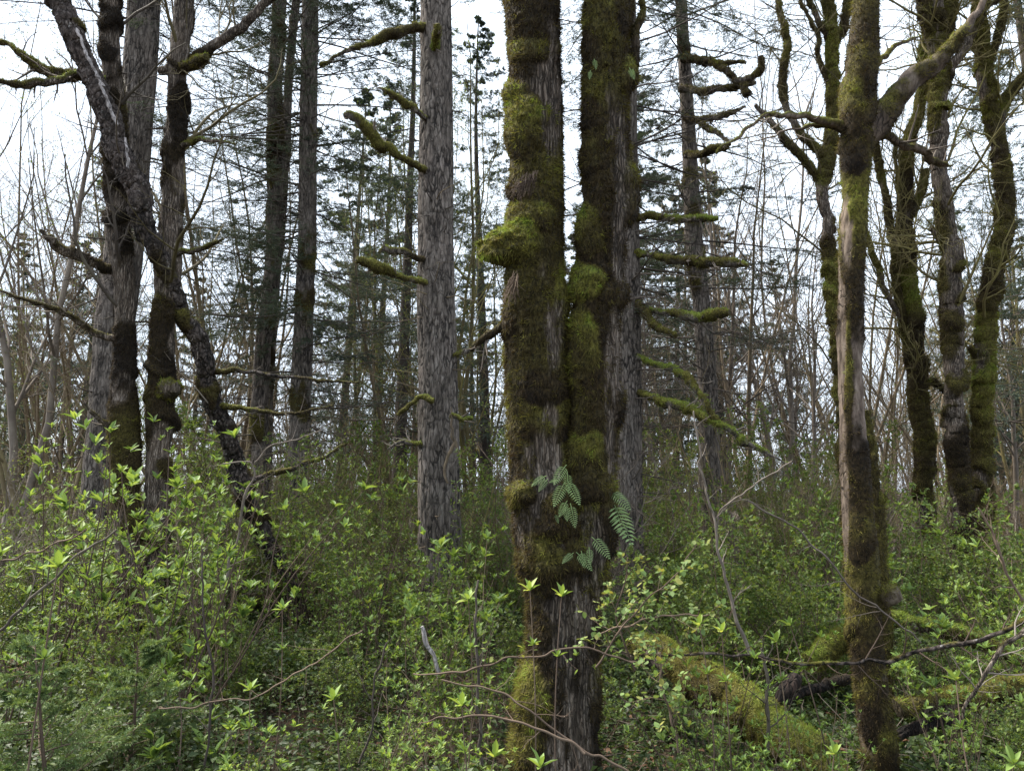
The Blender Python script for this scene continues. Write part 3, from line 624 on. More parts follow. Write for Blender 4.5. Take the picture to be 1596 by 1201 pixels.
# ---- the bare-barked fir left of centre
F3 = [(679, -4, 48), (680, 100, 50), (680, 203, 53), (679, 300, 55), (679, 372, 56), (680, 501, 60), (682, 570, 61), (683, 637, 63), (684, 772, 66), (686, 860, 69), (689, 965, 78)]
root, org, S, g = tree("fir_tree", "tall bare-barked fir with short dead snags, left of the big two-trunked mossy maple", "tree", [F3], 9.6, FIR, 47, step=.022, ns=120, top=8, moss=0, mthick=.006, dens=3000, furrow=.02, ffreq=17, fstretch=.28, lump=.04, gbase=.25)
stubs(root, org, S, g, 46, .9, 8.2, (.06, .3), r=.008)
stubs(root, org, S, g, 14, .9, 5.2, (.25, .55), r=.009, m=TWIG)
F3P = (root, org)
limb(root, org, [(535, 178, 12, 9.), (548, 180, 14, 9.), (562, 188, 15, 9.05), (577, 208, 15, 9.1), (592, 230, 14, 9.15), (602, 228, 12, 9.2), (612, 240, 9, 9.2), (632, 252, 8, 9.3), (656, 264, 7, 9.4), (670, 270, 7)], 9.5, g, FIR, moss=1, dens=9000, fl=.028, fw=.005, gbase=.55, mthick=.018)
limb(root, org, [(556, 402, 10, 9.), (570, 407, 13, 9.05), (588, 414, 14, 9.1), (606, 422, 12, 9.2), (620, 430, 7, 9.2), (640, 438, 7, 9.3), (662, 442, 8, 9.4)], 9.5, g, FIR, moss=1, dens=9000, fl=.028, fw=.005, gbase=.55, mthick=.02)
limb(root, org, [(500, 100, 2, 8.9), (530, 84, 4, 9.), (570, 70, 7, 9.1), (600, 58, 13, 9.2), (625, 50, 13, 9.3), (652, 44, 9, 9.4), (668, 44, 8)], 9.5, g, FIR, moss=.9, dens=9000, fl=.03, fw=.005, gbase=.5, mthick=.02)
limb(root, org, [(590, 136, 3, 9.1), (605, 142, 4, 9.1), (625, 156, 8, 9.2), (640, 168, 10, 9.25), (655, 180, 6, 9.3), (668, 186, 7)], 9.5, g, FIR, moss=.8, dens=9000, fl=.028, fw=.005, gbase=.5, mthick=.02, twigs=5)
limb(root, org, [(680, 38, 11, 9.15), (681, 50, 10, 9.2), (679, 70, 9, 9.35), (679, 86, 9)], 9.55, g, FIR, moss=1, dens=9000, fl=.03, fw=.005, gbase=.6, mthick=.02)
limb(root, org, [(602, 700, 3, 9.3), (625, 688, 5, 9.3), (650, 690, 6, 9.4), (675, 700, 8)], 9.5, g, FIR, moss=.3, ns=8, twigs=6)
limb(root, org, [(588, 392, 3, 9.1), (598, 386, 8, 9.1), (612, 392, 9, 9.15), (634, 396, 8, 9.2), (650, 404, 4, 9.3), (668, 408, 5)], 9.5, g, FIR, moss=.85, dens=9000, fl=.03, fw=.005, gbase=.6, mthick=.02)
limb(root, org, [(770, 512, 2, 9.8), (745, 530, 5, 9.7), (730, 545, 6, 9.6), (705, 555, 8), (690, 560, 9)], 9.5, g, FIR, moss=.6, dens=9000, fl=.02, fw=.004, gbase=.6, twigs=4)
for kp in ([(620, 646, 6), (650, 617, 5), (675, 622, 7)], [(735, 650, 7), (720, 652, 6), (700, 645, 8)]):
    limb(root, org, kp, 9.25, g, FIR, moss=.9, dens=9000, fl=.02, fw=.004, gbase=.65)
# a fallen twig hooked on the bark
limb(root, org, [(702, 632, 2), (706, 665, 4), (712, 690, 6), (700, 715, 4), (692, 735, 4), (700, 752, 3)], 9.2, g, TWIG, moss=0, name="dead_branch", twigs=4)
limb(root, org, [(722, 730, 2), (715, 700, 4), (712, 690, 5)], 9.2, g, TWIG, moss=0, name="dead_branch", twigs=2)

# ---- fir behind the big maple
F4 = [(975, -4, 32), (976, 203, 34), (979, 372, 36), (980, 500, 38), (981, 638, 39), (981, 740, 40), (983, 868, 42), (985, 935, 46)]
root, org, S, g = tree("fir_tree", "grey fir trunk half hidden behind the right side of the big mossy maple", "tree", [F4], 12.4, FIR, 53, step=.026, ns=84, top=8, moss=0, mthick=.006, dens=3000, furrow=.018, ffreq=17, fstretch=.28, lump=.04, gbase=.25)
stubs(root, org, S, g, 34, 1, 9, (.08, .4), r=.01)
RB = [[(1120, 340, 7, 11.5), (1090, 341, 9, 11.7), (1050, 340, 8, 12), (1010, 338, 8, 12.2), (985, 340, 9)],
      [(1166, 415, 8, 11.2), (1140, 412, 13, 11.3), (1100, 408, 12, 11.5), (1065, 405, 11, 11.8), (1030, 402, 6, 12), (990, 396, 7)],
      [(1137, 487, 13, 11.2), (1120, 490, 15, 11.3), (1090, 494, 13, 11.5), (1060, 492, 11, 11.8), (1035, 488, 6, 12), (990, 486, 7)],
      [(1130, 672, 5, 11), (1112, 650, 6, 11.1), (1085, 610, 7, 11.3), (1072, 586, 11, 11.5), (1050, 574, 10, 11.8), (1020, 566, 6, 12), (990, 556, 7)],
      [(1230, 722, 3, 10.6), (1170, 694, 7, 10.9), (1130, 668, 7, 11.), (1095, 646, 10, 11.2), (1065, 634, 13, 11.5), (1040, 632, 12, 11.7), (1015, 618, 6, 12), (990, 610, 7)],
      [(1051, 522, 7, 11.6), (1030, 512, 10, 11.8), (1010, 494, 9, 12), (990, 470, 9)]]
for kp in RB: limb(root, org, kp, 12.3, g, FIR, moss=.85, dens=6000, fl=.035, fw=.007, gbase=.66, mthick=.028, twigs=5, twl=.5)
limb(root, org, [(1165, 690, 14, 10.85), (1158, 690, 16, 10.9), (1150, 692, 8, 10.9)], 10.9, g, FIR, moss=1, dens=9000, fl=.04, fw=.007, gbase=.85, name="moss_ball", mthick=.03)
fir_crown(root, org, S, g, 1.4, 6, 24, 1.6, 99, tm=DARKT, tw=7, sub=4)
fir_crown(root, org, S, g, 4.5, 16, 60, 2.6, 8, dens=.8)

# ---- firs further back
def backfir(kp, Y, seed, label, **kw):
    c = dict(z0=2.2, nb=60, L=2.6, zn=4.5, stub=12, moss=.2, dens=1.)
    c.update(kw)
    root, org, S, g = tree("fir_tree", label, "tree", [kp], Y, FIR, seed, step=.045, ns=48, top=9, moss=c['moss'], mthick=.02, dens=2500, fl=.05, fw=.01, furrow=.02, ffreq=12, fstretch=.3, lump=.05, gbase=.35)
    stubs(root, org, S, g, c['stub'], 1.5, 9, (.2, .7), r=.012)
    fir_crown(root, org, S, g, c['z0'], 17, c['nb'], c['L'], c['zn'], dens=c['dens'])
    return root, org, S, g
backfir([(437, -4, 20), (428, 135, 23), (430, 270, 25), (427, 390, 25), (424, 434, 26), (410, 535, 25), (404, 637, 26), (406, 704, 27), (402, 830, 34)], 15.5, 61, "dark bent trunk with mossy edge, left one of the pair behind the leaning trunk", nb=80, L=2.6, zn=4, moss=.4)
backfir([(484, -4, 25), (480, 203, 27), (479, 372, 28), (476, 434, 28), (472, 535, 31), (468, 637, 32), (466, 704, 33), (461, 830, 38)], 15, 67, "straight grey fir with many thin branches, between the leaning trunk and bare-barked fir", nb=200, L=3.8, zn=3.0, dens=1.1)
backfir([(1061, -4, 18), (1068, 120, 20), (1073, 203, 22), (1081, 372, 27), (1090, 440, 26), (1093, 468, 27), (1103, 603, 30), (1106, 800, 36)], 14.5, 71, "fir right of the big mossy maple with drooping dark needles high up", nb=150, L=3.4, zn=4.0, dens=1.0)
backfir([(462, -4, 13), (450, 120, 13), (445, 250, 13), (440, 340, 12), (432, 420, 12), (420, 600, 12), (416, 800, 14)], 16.4, 73, "thin dark stem rising between the paired firs behind the leaning trunk", nb=40, L=1.8, zn=5, moss=.3)
g = np.random.default_rng(5)
# curled mossy boughs on the right hand fir
fr = bpy.data.objects["fir_tree.004"] if "fir_tree.004" in bpy.data.objects else None
for o in bpy.data.objects:
    if o.get("label", "").startswith("fir right of"): fr = o
for kp in ([(1180, 130, 8, 13), (1140, 138, 10, 13.3), (1100, 142, 9, 13.8), (1060, 140, 10)], [(1186, 88, 8, 12.8), (1186, 108, 9, 12.8), (1172, 122, 9, 12.9), (1150, 126, 8, 13), (1130, 108, 9, 13.2), (1110, 95, 8, 13.5), (1065, 90, 10)],
           [(1140, 224, 7, 13), (1120, 232, 10, 13.1), (1090, 240, 9, 13.5), (1070, 244, 9)], [(1162, 168, 4, 12.8), (1130, 180, 8, 13), (1090, 188, 8, 13.6), (1068, 186, 9)], [(1160, 98, 5, 13), (1110, 97, 8, 13.5), (1064, 92, 8)],
           [(1165, 150, 20, 12.85), (1164, 140, 12, 12.9), (1163, 128, 7, 12.9)], [(1135, 222, 6, 13), (1112, 204, 7, 13.2), (1092, 190, 7, 13.4)]):
    limb(fr, np.array(fr.location), kp, 14.3, g, FIR, moss=.85, dens=3500, fl=.045, fw=.009, gbase=.42, mthick=.025, twigs=4, twm=DARKT)

# ---- right group of mossy maples
kwm = dict(ws=.78, wob=.05, twig=(2.8, 15, 1.9), twm=MTWIG, step=.03, ns=44, top=4, dens=5000, fl=.045, fw=.008, mthick=.03, furrow=.012, ffreq=14, lump=.14, mscale=1.8)
tree("mossy_maple", "pale forked mossy maple seen just left of the slender right maple", "tree",
     [[(1295, 65, 18), (1300, 110, 18), (1300, 170, 19), (1292, 235, 20), (1282, 270, 24), (1281, 304, 21), (1288, 350, 22), (1293, 389, 24), (1297, 440, 18), (1304, 520, 18), (1312, 640, 20), (1322, 760, 22), (1330, 880, 26)],
      [(1262, -4, 9), (1272, 20, 10), (1283, 48, 12), (1296, 72, 14)], [(1322, -4, 14), (1322, 20, 14), (1312, 50, 14), (1296, 72, 15)],
      [(1214, 8, 8), (1226, 70, 12), (1219, 120, 12), (1222, 155, 14), (1236, 195, 14), (1248, 214, 14), (1268, 228, 14), (1285, 245, 16)],
      [(1180, 165, 8), (1204, 196, 12), (1228, 228, 13), (1250, 250, 13), (1266, 264, 13), (1278, 285, 15)],
      [(1252, 2, 5), (1268, 35, 7), (1276, 60, 7), (1272, 85, 7), (1286, 115, 9), (1296, 135, 9)]], 10.5, MAPLE, 83, moss=.72, gbase=.47, collars=10, **kwm)
tree("mossy_maple", "lumpy mossy maple trunk with a slim second stem, right of the slender right maple", "tree",
     [[(1440, 110, 15), (1436, 160, 16), (1425, 200, 17), (1413, 237, 22), (1411, 300, 24), (1410, 372, 25), (1414, 400, 28), (1420, 468, 29), (1426, 535, 30), (1431, 603, 30), (1438, 670, 33), (1441, 738, 32), (1446, 880, 38)],
      [(1362, 215, 12), (1368, 250, 13), (1378, 300, 13), (1392, 372, 13)][::1] + [(1395, 410, 13), (1402, 470, 14), (1414, 540, 14), (1432, 590, 14)],
      [(1442, 265, 12), (1437, 300, 13), (1424, 328, 14), (1412, 345, 16)], [(1346, 352, 8), (1358, 390, 9), (1375, 440, 10), (1395, 480, 12), (1415, 520, 12)],
      [(1474, 610, 8), (1455, 590, 10), (1440, 600, 12), (1432, 620, 14)], [(1395, 220, 6), (1400, 300, 5)]], 13, MAPLE, 89, moss=.75, gbase=.48, collars=18, **kwm)
tree("mossy_maple", "thick dark mossy maple with a many-forked top, second big trunk from the right edge", "tree",
     [[(1462, 100, 30), (1462, 135, 33), (1461, 203, 34), (1464, 270, 31), (1476, 338, 31), (1483, 389, 37), (1485, 468, 39), (1486, 535, 38), (1486, 603, 34), (1489, 670, 38), (1498, 738, 34), (1506, 900, 44)],
      [(1438, -4, 20), (1446, 30, 20), (1456, 75, 22), (1462, 115, 26)], [(1482, -4, 20), (1477, 40, 22), (1468, 85, 24), (1464, 120, 24)],
      [(1536, -4, 13), (1522, 30, 20), (1505, 72, 21), (1485, 105, 20), (1466, 140, 20)],
      [(1560, -4, 7), (1540, 10, 8), (1522, 28, 10)], [(1452, 355, 10), (1466, 368, 14), (1480, 380, 16)]], 12, MAPLE, 97, moss=.55, gbase=.42, collars=18, **kwm)
tree("mossy_maple", "golden mossy maple nearest the right edge, with a limb bending out of the picture", "tree",
     [[(1548, 190, 24), (1557, 237, 26), (1566, 304, 28), (1562, 372, 31), (1552, 410, 29), (1546, 434, 31), (1538, 501, 31), (1534, 545, 36), (1532, 603, 29), (1530, 654, 29), (1529, 704, 31), (1530, 890, 38)],
      [(1524, -4, 13), (1526, 40, 15), (1531, 80, 16), (1530, 130, 20), (1546, 190, 22)], [(1566, -4, 11), (1560, 40, 13), (1548, 80, 13), (1540, 95, 13), (1534, 115, 14)],
      [(1640, 90, 14), (1600, 115, 16), (1578, 138, 17), (1564, 165, 18), (1558, 200, 20)], [(1543, 573, 6), (1525, 558, 8), (1512, 540, 9)]], 12.4, MAPLE, 101, moss=.75, gbase=.52, collars=22, **kwm)
tree("mossy_maple", "short mossy stem tucked behind the base of the slender right maple", "tree",
     [[(1346, 640, 14), (1352, 700, 17), (1358, 760, 20), (1364, 800, 22), (1368, 900, 24)], [(1374, 772, 18), (1366, 785, 18), (1358, 800, 16)]], 6.4, MAPLE, 103, step=.02, ns=32, top=0, dens=9000, fl=.03, fw=.005, moss=.95, mthick=.02, furrow=.008, ffreq=18, lump=.15, gbase=.5, collars=8)

exec_marker = None
# ------------------------------------------------------------ wood behind: bare trees, conifers, brush
def zone(px):
    if px < 130: return "at the far left edge"
    if px < 300: return "behind the mossy pair at left"
    if px < 420: return "behind the leaning dead trunk"
    if px < 560: return "behind the paired back firs"
    if px < 650: return "just left of the bare-barked fir"
    if px < 790: return "between the bare-barked fir and the big maple"
    if px < 1010: return "behind the big two-trunked maple"
    if px < 1150: return "right of the big maple"
    if px < 1300: return "left of the slender right maple"
    if px < 1440: return "right of the slender right maple"
    return "near the right edge"

def bare_geo(seed, H, stems, spread, n1, n2, n3, r0, twigL=.5, low=.3, bud=0):
    g = np.random.default_rng(seed)
    az = g.random(stems)*2*math.pi; sp = spread*(.4+.9*g.random(stems))
    d = unit(np.stack([np.cos(az)*sp, np.sin(az)*sp, np.ones(stems)], 1))
    a, ra = polyl(np.stack([np.cos(az)*.06, np.sin(az)*.06, np.full(stems, -.1)], 1)*stems**.5, d, H*(.75+.35*g.random(stems)), 14, .35, .06, g, r0*(.7+.5*g.random(stems)), .12)
    b, rb = grow(a, ra, n1, low, .98, .36, .75, g, up=.55, wig=.10, K=8, rf=.5, rmin=.006, taper=.55)
    c, rc = grow(b, rb, n2, .12, 1., .42, .8, g, up=.35, wig=.13, K=6, rf=.5, rmin=.0035, taper=.5)
    e, re = grow(c, rc, n3, .1, 1., .5, .8, g, up=.25, wig=.13, K=4, rf=.55, rmin=.0025, taper=.4)
    return g, a, ra, b, rb, c, rc, e, re
def bare_proto(name, label, cat, seed, H, stems, spread, n1, n2, n3, r0, m, low=.3, bud=0, budm=None, **k):
    g, a, ra, b, rb, c, rc, e, re = bare_geo(seed, H, stems, spread, n1, n2, n3, r0, low=low)
    root = thing(name, label, cat, (0, 0, 0))
    Geo().add(*tubes(a, ra, 7)).build("trunk", [m], root)
    ge = Geo().add(*tubes(b, rb, 5), 0).add(*tubes(c, rc, 4), 0).add(*tubes(e, re, 3), 0)
    if bud:
        idx, t, q, dd, r_, _ = at(e, re, bud, .3, 1, g)
        ge.add(*diamonds(q, unit(dd+g.normal(0, .5, q.shape)), unit(UP+g.normal(0, .5, q.shape)), .05*(.6+.8*g.random(len(q))), .025), 1)
    ge.build("crown", [m, budm or SMALL], root)
    return root
def place(protos, used, x, y, rz, sc, label, group, tilt=(0, 0), z=None):
    k = int(rng.integers(len(protos))); pr = protos[k]
    loc = (float(x), float(y), float(gz(x, y)) if z is None else z)
    if k not in used:
        used.add(k); pr.location = loc; pr.rotation_euler = (tilt[0], tilt[1], rz); pr.scale = (sc,)*3; tag(pr, label, None, group); return pr
    return dup(pr, loc, rz, sc, label, group, tilt)

BT = [bare_proto("bare_tree", "x", "tree", 200+i, 12+2*(i % 3), (1, 3, 4, 2, 5, 3)[i], (.05, .25, .4, .15, .45, .3)[i], (26, 13, 11, 18, 9, 13)[i], 9, 6, (.10, .07, .058, .085, .055, .065)[i], (GREY, TWIG, TWIG, GREY, TWIG, MTWIG)[i], low=(.3, .25, .2, .25, .2, .15)[i], bud=(0, 0, 2, 0, 0, 2)[i]) for i in range(6)]
used = set()
sp = [(20, 15), (60, 18), (95, 14), (130, 20), (290, 18), (330, 21), (350, 17), (375, 24), (545, 22), (580, 27), (615, 20), (735, 19), (765, 27), (880, 22), (900, 26),
      (1010, 22), (1035, 28), (1140, 20), (1165, 17), (1200, 21), (1225, 25), (1255, 19), (1290, 24), (1345, 26), (1380, 30), (1455, 24), (1540, 22), (1575, 18), (1590, 27), (1610, 20)]
for (px, Y) in sp:
    x = (px-798)/F*Y
    place(BT, used, x, Y, rng.random()*6.28, .8+.35*rng.random(), "leafless tree with thin pale twigs "+zone(px), "leafless trees "+zone(px))
for k in range(52):
    Y = 20+24*rng.random()**.8; px = -120+1840*rng.random(); x = (px-798)/F*Y
    if 1340 < px < 1430 and Y < 34: continue
    place(BT, used, x, Y, rng.random()*6.28, .65+.45*rng.random(), "leafless tree with thin pale twigs "+zone(px), "leafless trees "+zone(px))

def conifer_proto(seed, H, L, nb, z0, dens=1.):
    g = np.random.default_rng(seed); root = thing("conifer", "x", "tree", (0, 0, 0))
    a, ra = polyl(np.array([[0, 0, -.1]]), np.array([[0, 0, 1.]]), np.array([H]), 24, 0, .01, g, np.array([H*.012]), .08)
    Geo().add(*tubes(a, ra, 10)).build("trunk", [DARKT], root)
    t = z0+(1-z0)*np.sort(g.random(nb))**.9; k = t*23; i = np.minimum(k.astype(int), 22); p = a[0, i]+(a[0, i+1]-a[0, i])*(k-i)[:, None]
    az = g.random(nb)*6.28; d = unit(np.stack([np.cos(az), np.sin(az), -.1+.35*t], 1))
    b, rb = polyl(p, d, 1.25*L*(1.03-t)**.8*(.55+.7*g.random(nb)), 7, .1, .06, g, .02*(1.1-t), .2)
    c, rc = grow(b, rb, 12, .12, 1, .4, .95, g, up=-.12, wig=.1, K=5, rf=.4, rmin=.004, flat=.75)
    e, re = grow(c, rc, 5, .1, 1, .5, .8, g, up=-.15, wig=.1, K=3, rf=.6, rmin=.003, flat=.5)
    ge = Geo().add(*tubes(b, rb, 4), 0).add(*tubes(c, rc, 3), 0)
    for tw_, rt, nn in ((c, rc, 24), (e, re, 20)):
        idx, tt, q, dd, r_, _ = at(tw_, rt, nn, .1, 1., g); kp = g.random(len(q)) < dens; q, dd = q[kp], dd[kp]
        nd2 = unit(dd*.7+g.normal(0, .5, q.shape)-UP*.15)
        ge.add(*diamonds(q, nd2, unit(UP+g.normal(0, .4, q.shape)), .06*(.6+.8*g.random(len(q))), .0095, .1), 1)
    ge.build("crown", [DARKT, NEEDLE], root)
    return root
CF = [conifer_proto(301, 15, 2.6, 120, .08), conifer_proto(302, 18, 3.0, 120, .18, .8), conifer_proto(303, 12, 2.2, 100, .05)]
used = set()
for (px, Y, sc) in [(757, 24, .95), (622, 20, .95), (735, 33, 1.05), (885, 30, 1.05), (590, 27, .9), (530, 25, 1.0), (1130, 27, 1.15), (1050, 27, 1.1), (1000, 23, 1.1), (40, 26, .7), (95, 24, .65), (130, 30, .9), (300, 28, .8), (385, 31, .9), (1575, 22, .8), (1675, 15, .95), (1500, 30, .8), (1560, 27, .75), (1240, 34, .8), (660, 36, 1.), (10, 34, .7), (960, 36, 1.2)]:
    x = (px-798)/F*Y
    place(CF, used, x, Y, rng.random()*6.28, sc, "dark needled conifer in the back wood "+zone(px), "back conifers "+zone(px))

BR = [bare_proto("bare_shrub", "x", "shrub", 400+i, (3.2, 4.2, 2.6, 3.6)[i], (7, 9, 8, 6)[i], .55, 9, 7, 5, .018, (BROWN, TWIG, GREY, MTWIG)[i], low=.12, bud=(1, 0, 0, 2)[i]) for i in range(4)]
used = set()
for k in range(150):
    Y = 9.0+19*rng.random(); px = -80+1760*rng.random(); x = (px-798)/F*Y
    if (px > 1290 and Y < 14.5) or (960 < px < 1250 and Y < 12.5): continue
    place(BR, used, x, Y, rng.random()*6.28, .6+.5*rng.random(), "leafless brown-twigged bush "+zone(px), "leafless bushes "+zone(px))

# far-off wood: one mass
def far_wood():
    ge = Geo(); g = np.random.default_rng(77); src = []
    for i in range(4):
        _, a, ra, b, rb, c, rc, e, re = bare_geo(500+i, 11, 3+i % 2, .3, 10, 8, 4, .1)
        src.append([(tubes(a, ra, 5)), tubes(b, rb, 3), tubes(c, rc*1.6, 3), tubes(e, re*2.2, 3)])
    for i in range(3):
        _, a, ra, b, rb, c, rc, e, re = bare_geo(520+i, 4, 9, .6, 8, 6, 4, .03, low=.1)
        src.append([tubes(a, ra, 3), tubes(b, rb*1.5, 3), tubes(c, rc*2, 3), tubes(e, re*2.2, 3)])
    for k in range(115):
        Y = 42+40*g.random(); px = -150+1900*g.random(); x = (px-798)/F*Y; tall = g.random() < .5
        s = src[int(g.integers(4))] if tall else src[4+int(g.integers(3))]
        a = g.random()*6.28; sc = (.6+.5*g.random()) if tall else (.9+.7*g.random())
        Rm = np.array([[math.cos(a), -math.sin(a), 0], [math.sin(a), math.cos(a), 0], [0, 0, 1]])*sc
        mi = int(g.integers(3))
        for V, Q in s: ge.add(V@Rm.T+np.array([x, Y, -.1]), Q, mi)
    o = ge.build("far_wood", [TWIG, GREY, BROWN]); tag(o, "pale leafless far-off wood filling the horizon behind everything", "wood", kind="stuff")
far_wood()

# ------------------------------------------------------------ leafy shrubs
def whorl_shrub(seed, H, stems, spread, lf=.055, nside=7, m=LEAF, tm=None, per=7):
    g = np.random.default_rng(seed); root = thing("leafy_shrub", "x", "shrub", (0, 0, 0))
    az = g.random(stems)*6.28; sp = spread*(.3+g.random(stems))
    d = unit(np.stack([np.cos(az)*sp, np.sin(az)*sp, np.ones(stems)], 1)); o = g.normal(0, .07, (stems, 3)); o[:, 2] = -.05
    a, ra = polyl(o, d, H*(.6+.45*g.random(stems)), 10, .3, .09, g, .0065*(.7+.6*g.random(stems)), .3)
    b, rb = grow(a, ra, nside, .25, .98, .3, .85, g, up=.7, wig=.12, K=5, rf=.6, rmin=.0018, taper=.5)
    ge = Geo().add(*tubes(a, ra, 5)).add(*tubes(b, rb, 4)); ge.build("stem", [tm or BROWN], root)
    tip = np.concatenate([a[:, -1], b[:, -1], b[:, 2]]); td = unit(np.concatenate([a[:, -1]-a[:, -2], b[:, -1]-b[:, -2], b[:, 2]-b[:, 1]])+UP*.35)
    n = len(tip); k = per
    p = np.repeat(tip, k, 0); dd = np.repeat(td, k, 0)
    q = g.normal(0, 1, p.shape); q = unit(q-dd*(q*dd).sum(1, keepdims=True))
    an = g.uniform(.35, 1.15, len(p))[:, None]
    ld = unit(dd*np.cos(an)+q*np.sin(an)); nr = unit(dd*np.sin(an)-q*np.cos(an)+g.normal(0, .25, p.shape))
    sz = np.repeat(.35+1.0*g.random(n), k)*(.6+.6*g.random(len(p)))*lf
    V, T, Q = leaves(p+dd*g.random((len(p), 1))*.02, ld, nr, sz, sz*.38, .2, .2)
    ge = Geo(); ge.add(V, T); ge.Q.append(Q); ge.qm.append(np.zeros(len(Q)))
    ge.build("foliage", [m], root)
    return root
def fine_shrub(seed, H, stems, spread, lf=.022, m=SMALL, n1=8, n2=6, nl=7, tm=None):
    g = np.random.default_rng(seed); root = thing("fine_leaved_shrub", "x", "shrub", (0, 0, 0))
    az = g.random(stems)*6.28; sp = spread*(.3+g.random(stems))
    d = unit(np.stack([np.cos(az)*sp, np.sin(az)*sp, np.ones(stems)], 1)); o = g.normal(0, .08, (stems, 3)); o[:, 2] = -.05
    a, ra = polyl(o, d, H*(.6+.45*g.random(stems)), 9, .1, .12, g, .005*(.7+.6*g.random(stems)), .3)
    b, rb = grow(a, ra, n1, .15, .98, .42, .9, g, up=.3, wig=.15, K=5, rf=.6, rmin=.0016)
    c, rc = grow(b, rb, n2, .15, 1, .45, .8, g, up=.2, wig=.15, K=4, rf=.7, rmin=.0012)
    Geo().add(*tubes(a, ra, 4)).add(*tubes(b, rb, 3)).add(*tubes(c, rc, 3)).build("stem", [tm or BROWN], root)
    idx, t, q, dd, r_, _ = at(c, rc, nl, .2, 1, g); 
    ld = unit(dd*.5+g.normal(0, .6, q.shape)+UP*.15); sz = lf*(.5+.9*g.random(len(q)))
    V, T = diamonds(q, ld, unit(UP+g.normal(0, .45, q.shape)), sz, sz*.6, .15)
    Geo().add(V, T).build("foliage", [m], root)
    return root
WS = [whorl_shrub(600+i, (1.5, 1.75, 1.2, 1.9, 1.0)[i], (8, 10, 7, 9, 6)[i], (.35, .45, .5, .3, .5)[i], (.07, .062, .074, .066, .08)[i], (5, 5, 4, 6, 4)[i]) for i in range(5)]
FS = [fine_shrub(650+i, (1.3, 1.0, 1.5, .8)[i], (9, 10, 10, 8)[i], (.5, .7, .45, .9)[i], (.032, .028, .034, .03)[i]) for i in range(4)]
uw, uf = set(), set()
def clear(px, Y):
    """keep the view of the two near trunks' feet open"""
    if Y < 5.0 and 770 < px < 960: return False
    if px < 300 and Y < 5.2: return False
    if 975 < px < 1265 and Y < 5.9-(px-985)/290*1.3: return False
    if Y < 9.4 and 650 < px < 720: return False
    if Y < 9.5 and 395 < px < 480: return False
    if Y < 11.5 and 955 < px < 1012: return False
    if Y < 5.1 and 1290 < px < 1430: return False
    if 4.6 < Y < 5.25 and 760 < px < 970: return False
    return True
def bush(px, Y, kind, sc):
    x = (px-798)/F*Y
    if kind == 'w': place(WS, uw, x, Y, rng.random()*6.28, sc, "bright green shrub with upright leaf whorls "+zone(px), "whorl-leaved shrubs "+zone(px), (rng.normal(0, .08), rng.normal(0, .08)))
    else: place(FS, uf, x, Y, rng.random()*6.28, sc, "shrub with tiny green leaves on fine twigs "+zone(px), "fine-leaved shrubs "+zone(px), (rng.normal(0, .08), rng.normal(0, .08)))
# named spots first (pixel column, distance, kind, size)
for s in [(250, 6.6, 'w', 1.35), (300, 5.6, 'w', 1.15), (330, 4.6, 'w', .95), (110, 6.3, 'w', 1.25), (380, 7.2, 'w', 1.2), (180, 7.6, 'w', 1.3), (40, 5.6, 'w', .9), (655, 6.4, 'w', 1.0), (630, 7.0, 'w', 1.0),
          (740, 4.4, 'w', .62), (700, 3.8, 'w', .5), (1090, 4.3, 'w', .6), (1280, 4.0, 'w', .4), (1170, 5.6, 'w', .75), (1440, 5.2, 'w', .7), (1500, 6.2, 'w', .9), (1560, 7, 'w', 1.),
          (1080, 7, 'f', 1.2), (1150, 8, 'f', 1.25), (1230, 7.2, 'f', 1.15), (1500, 8.5, 'f', 1.2), (1420, 9.5, 'f', 1.2), (740, 6.5, 'w', .95), (800, 6.6, 'w', .8)]:
    bush(*s)
for s in [(1115, 3.55, 'w', .38), (1165, 3.45, 'w', .42), (1240, 3.6, 'w', .36), (1200, 3.3, 'w', .30), (1300, 3.7, 'w', .3), (1460, 4.3, 'w', .5), (1560, 4.2, 'w', .55), (730, 3.4, 'w', .38), (690, 3.2, 'w', .3), (760, 3.1, 'w', .26), (1080, 3.8, 'w', .36), (1140, 3.75, 'w', .40), (1215, 3.6, 'w', .34), (1255, 3.45, 'w', .33), (1050, 4.1, 'f', .42), (1190, 3.9, 'f', .36), (1110, 4.15, 'w', .42), (1030, 4.3, 'w', .45), (1065, 4.9, 'f', .5), (1135, 4.55, 'f', .5), (1175, 4.3, 'f', .45), (1235, 4.1, 'w', .45), (1095, 4.0, 'w', .42), (1160, 3.9, 'w', .42), (1205, 3.95, 'f', .45), (1245, 3.7, 'w', .36), (1120, 3.6, 'f', .36), (1270, 3.8, 'f', .4), (300, 6.0, 'w', 1.2), (225, 7.4, 'w', 1.15), (345, 6.6, 'w', 1.05), (700, 6.0, 'w', .8), (680, 8.8, 'w', .7), (400, 4.0, 'w', .5)]: bush(*s)
for k in range(58):
    Y = 4.2+8.5*rng.random()**.8; px = -200+2000*rng.random()
    if not clear(px, Y): continue
    top = min(1., .38+.085*Y)*(.7 if 420 < px < 640 and Y < 7.5 else 1)
    bush(px, Y, 'w' if rng.random() < (.1 if px < 760 and Y < 6.5 else .28) else 'f', top*(.6+.4*rng.random()))
for k in range(110):
    Y = 7+7*rng.random(); px = -200+2000*rng.random()
    if (1300 < px < 1400 and Y < 8) or not clear(px, Y): continue
    bush(px, Y, 'w' if rng.random() < .2 else 'f', .85+.35*rng.random())

for k in range(46):
    Y = 3.3+4.5*rng.random(); px = -40+1680*rng.random()
    if not clear(px, Y): continue
    bush(px, Y, 'f' if rng.random() < .75 else 'w', .25+.3*rng.random())

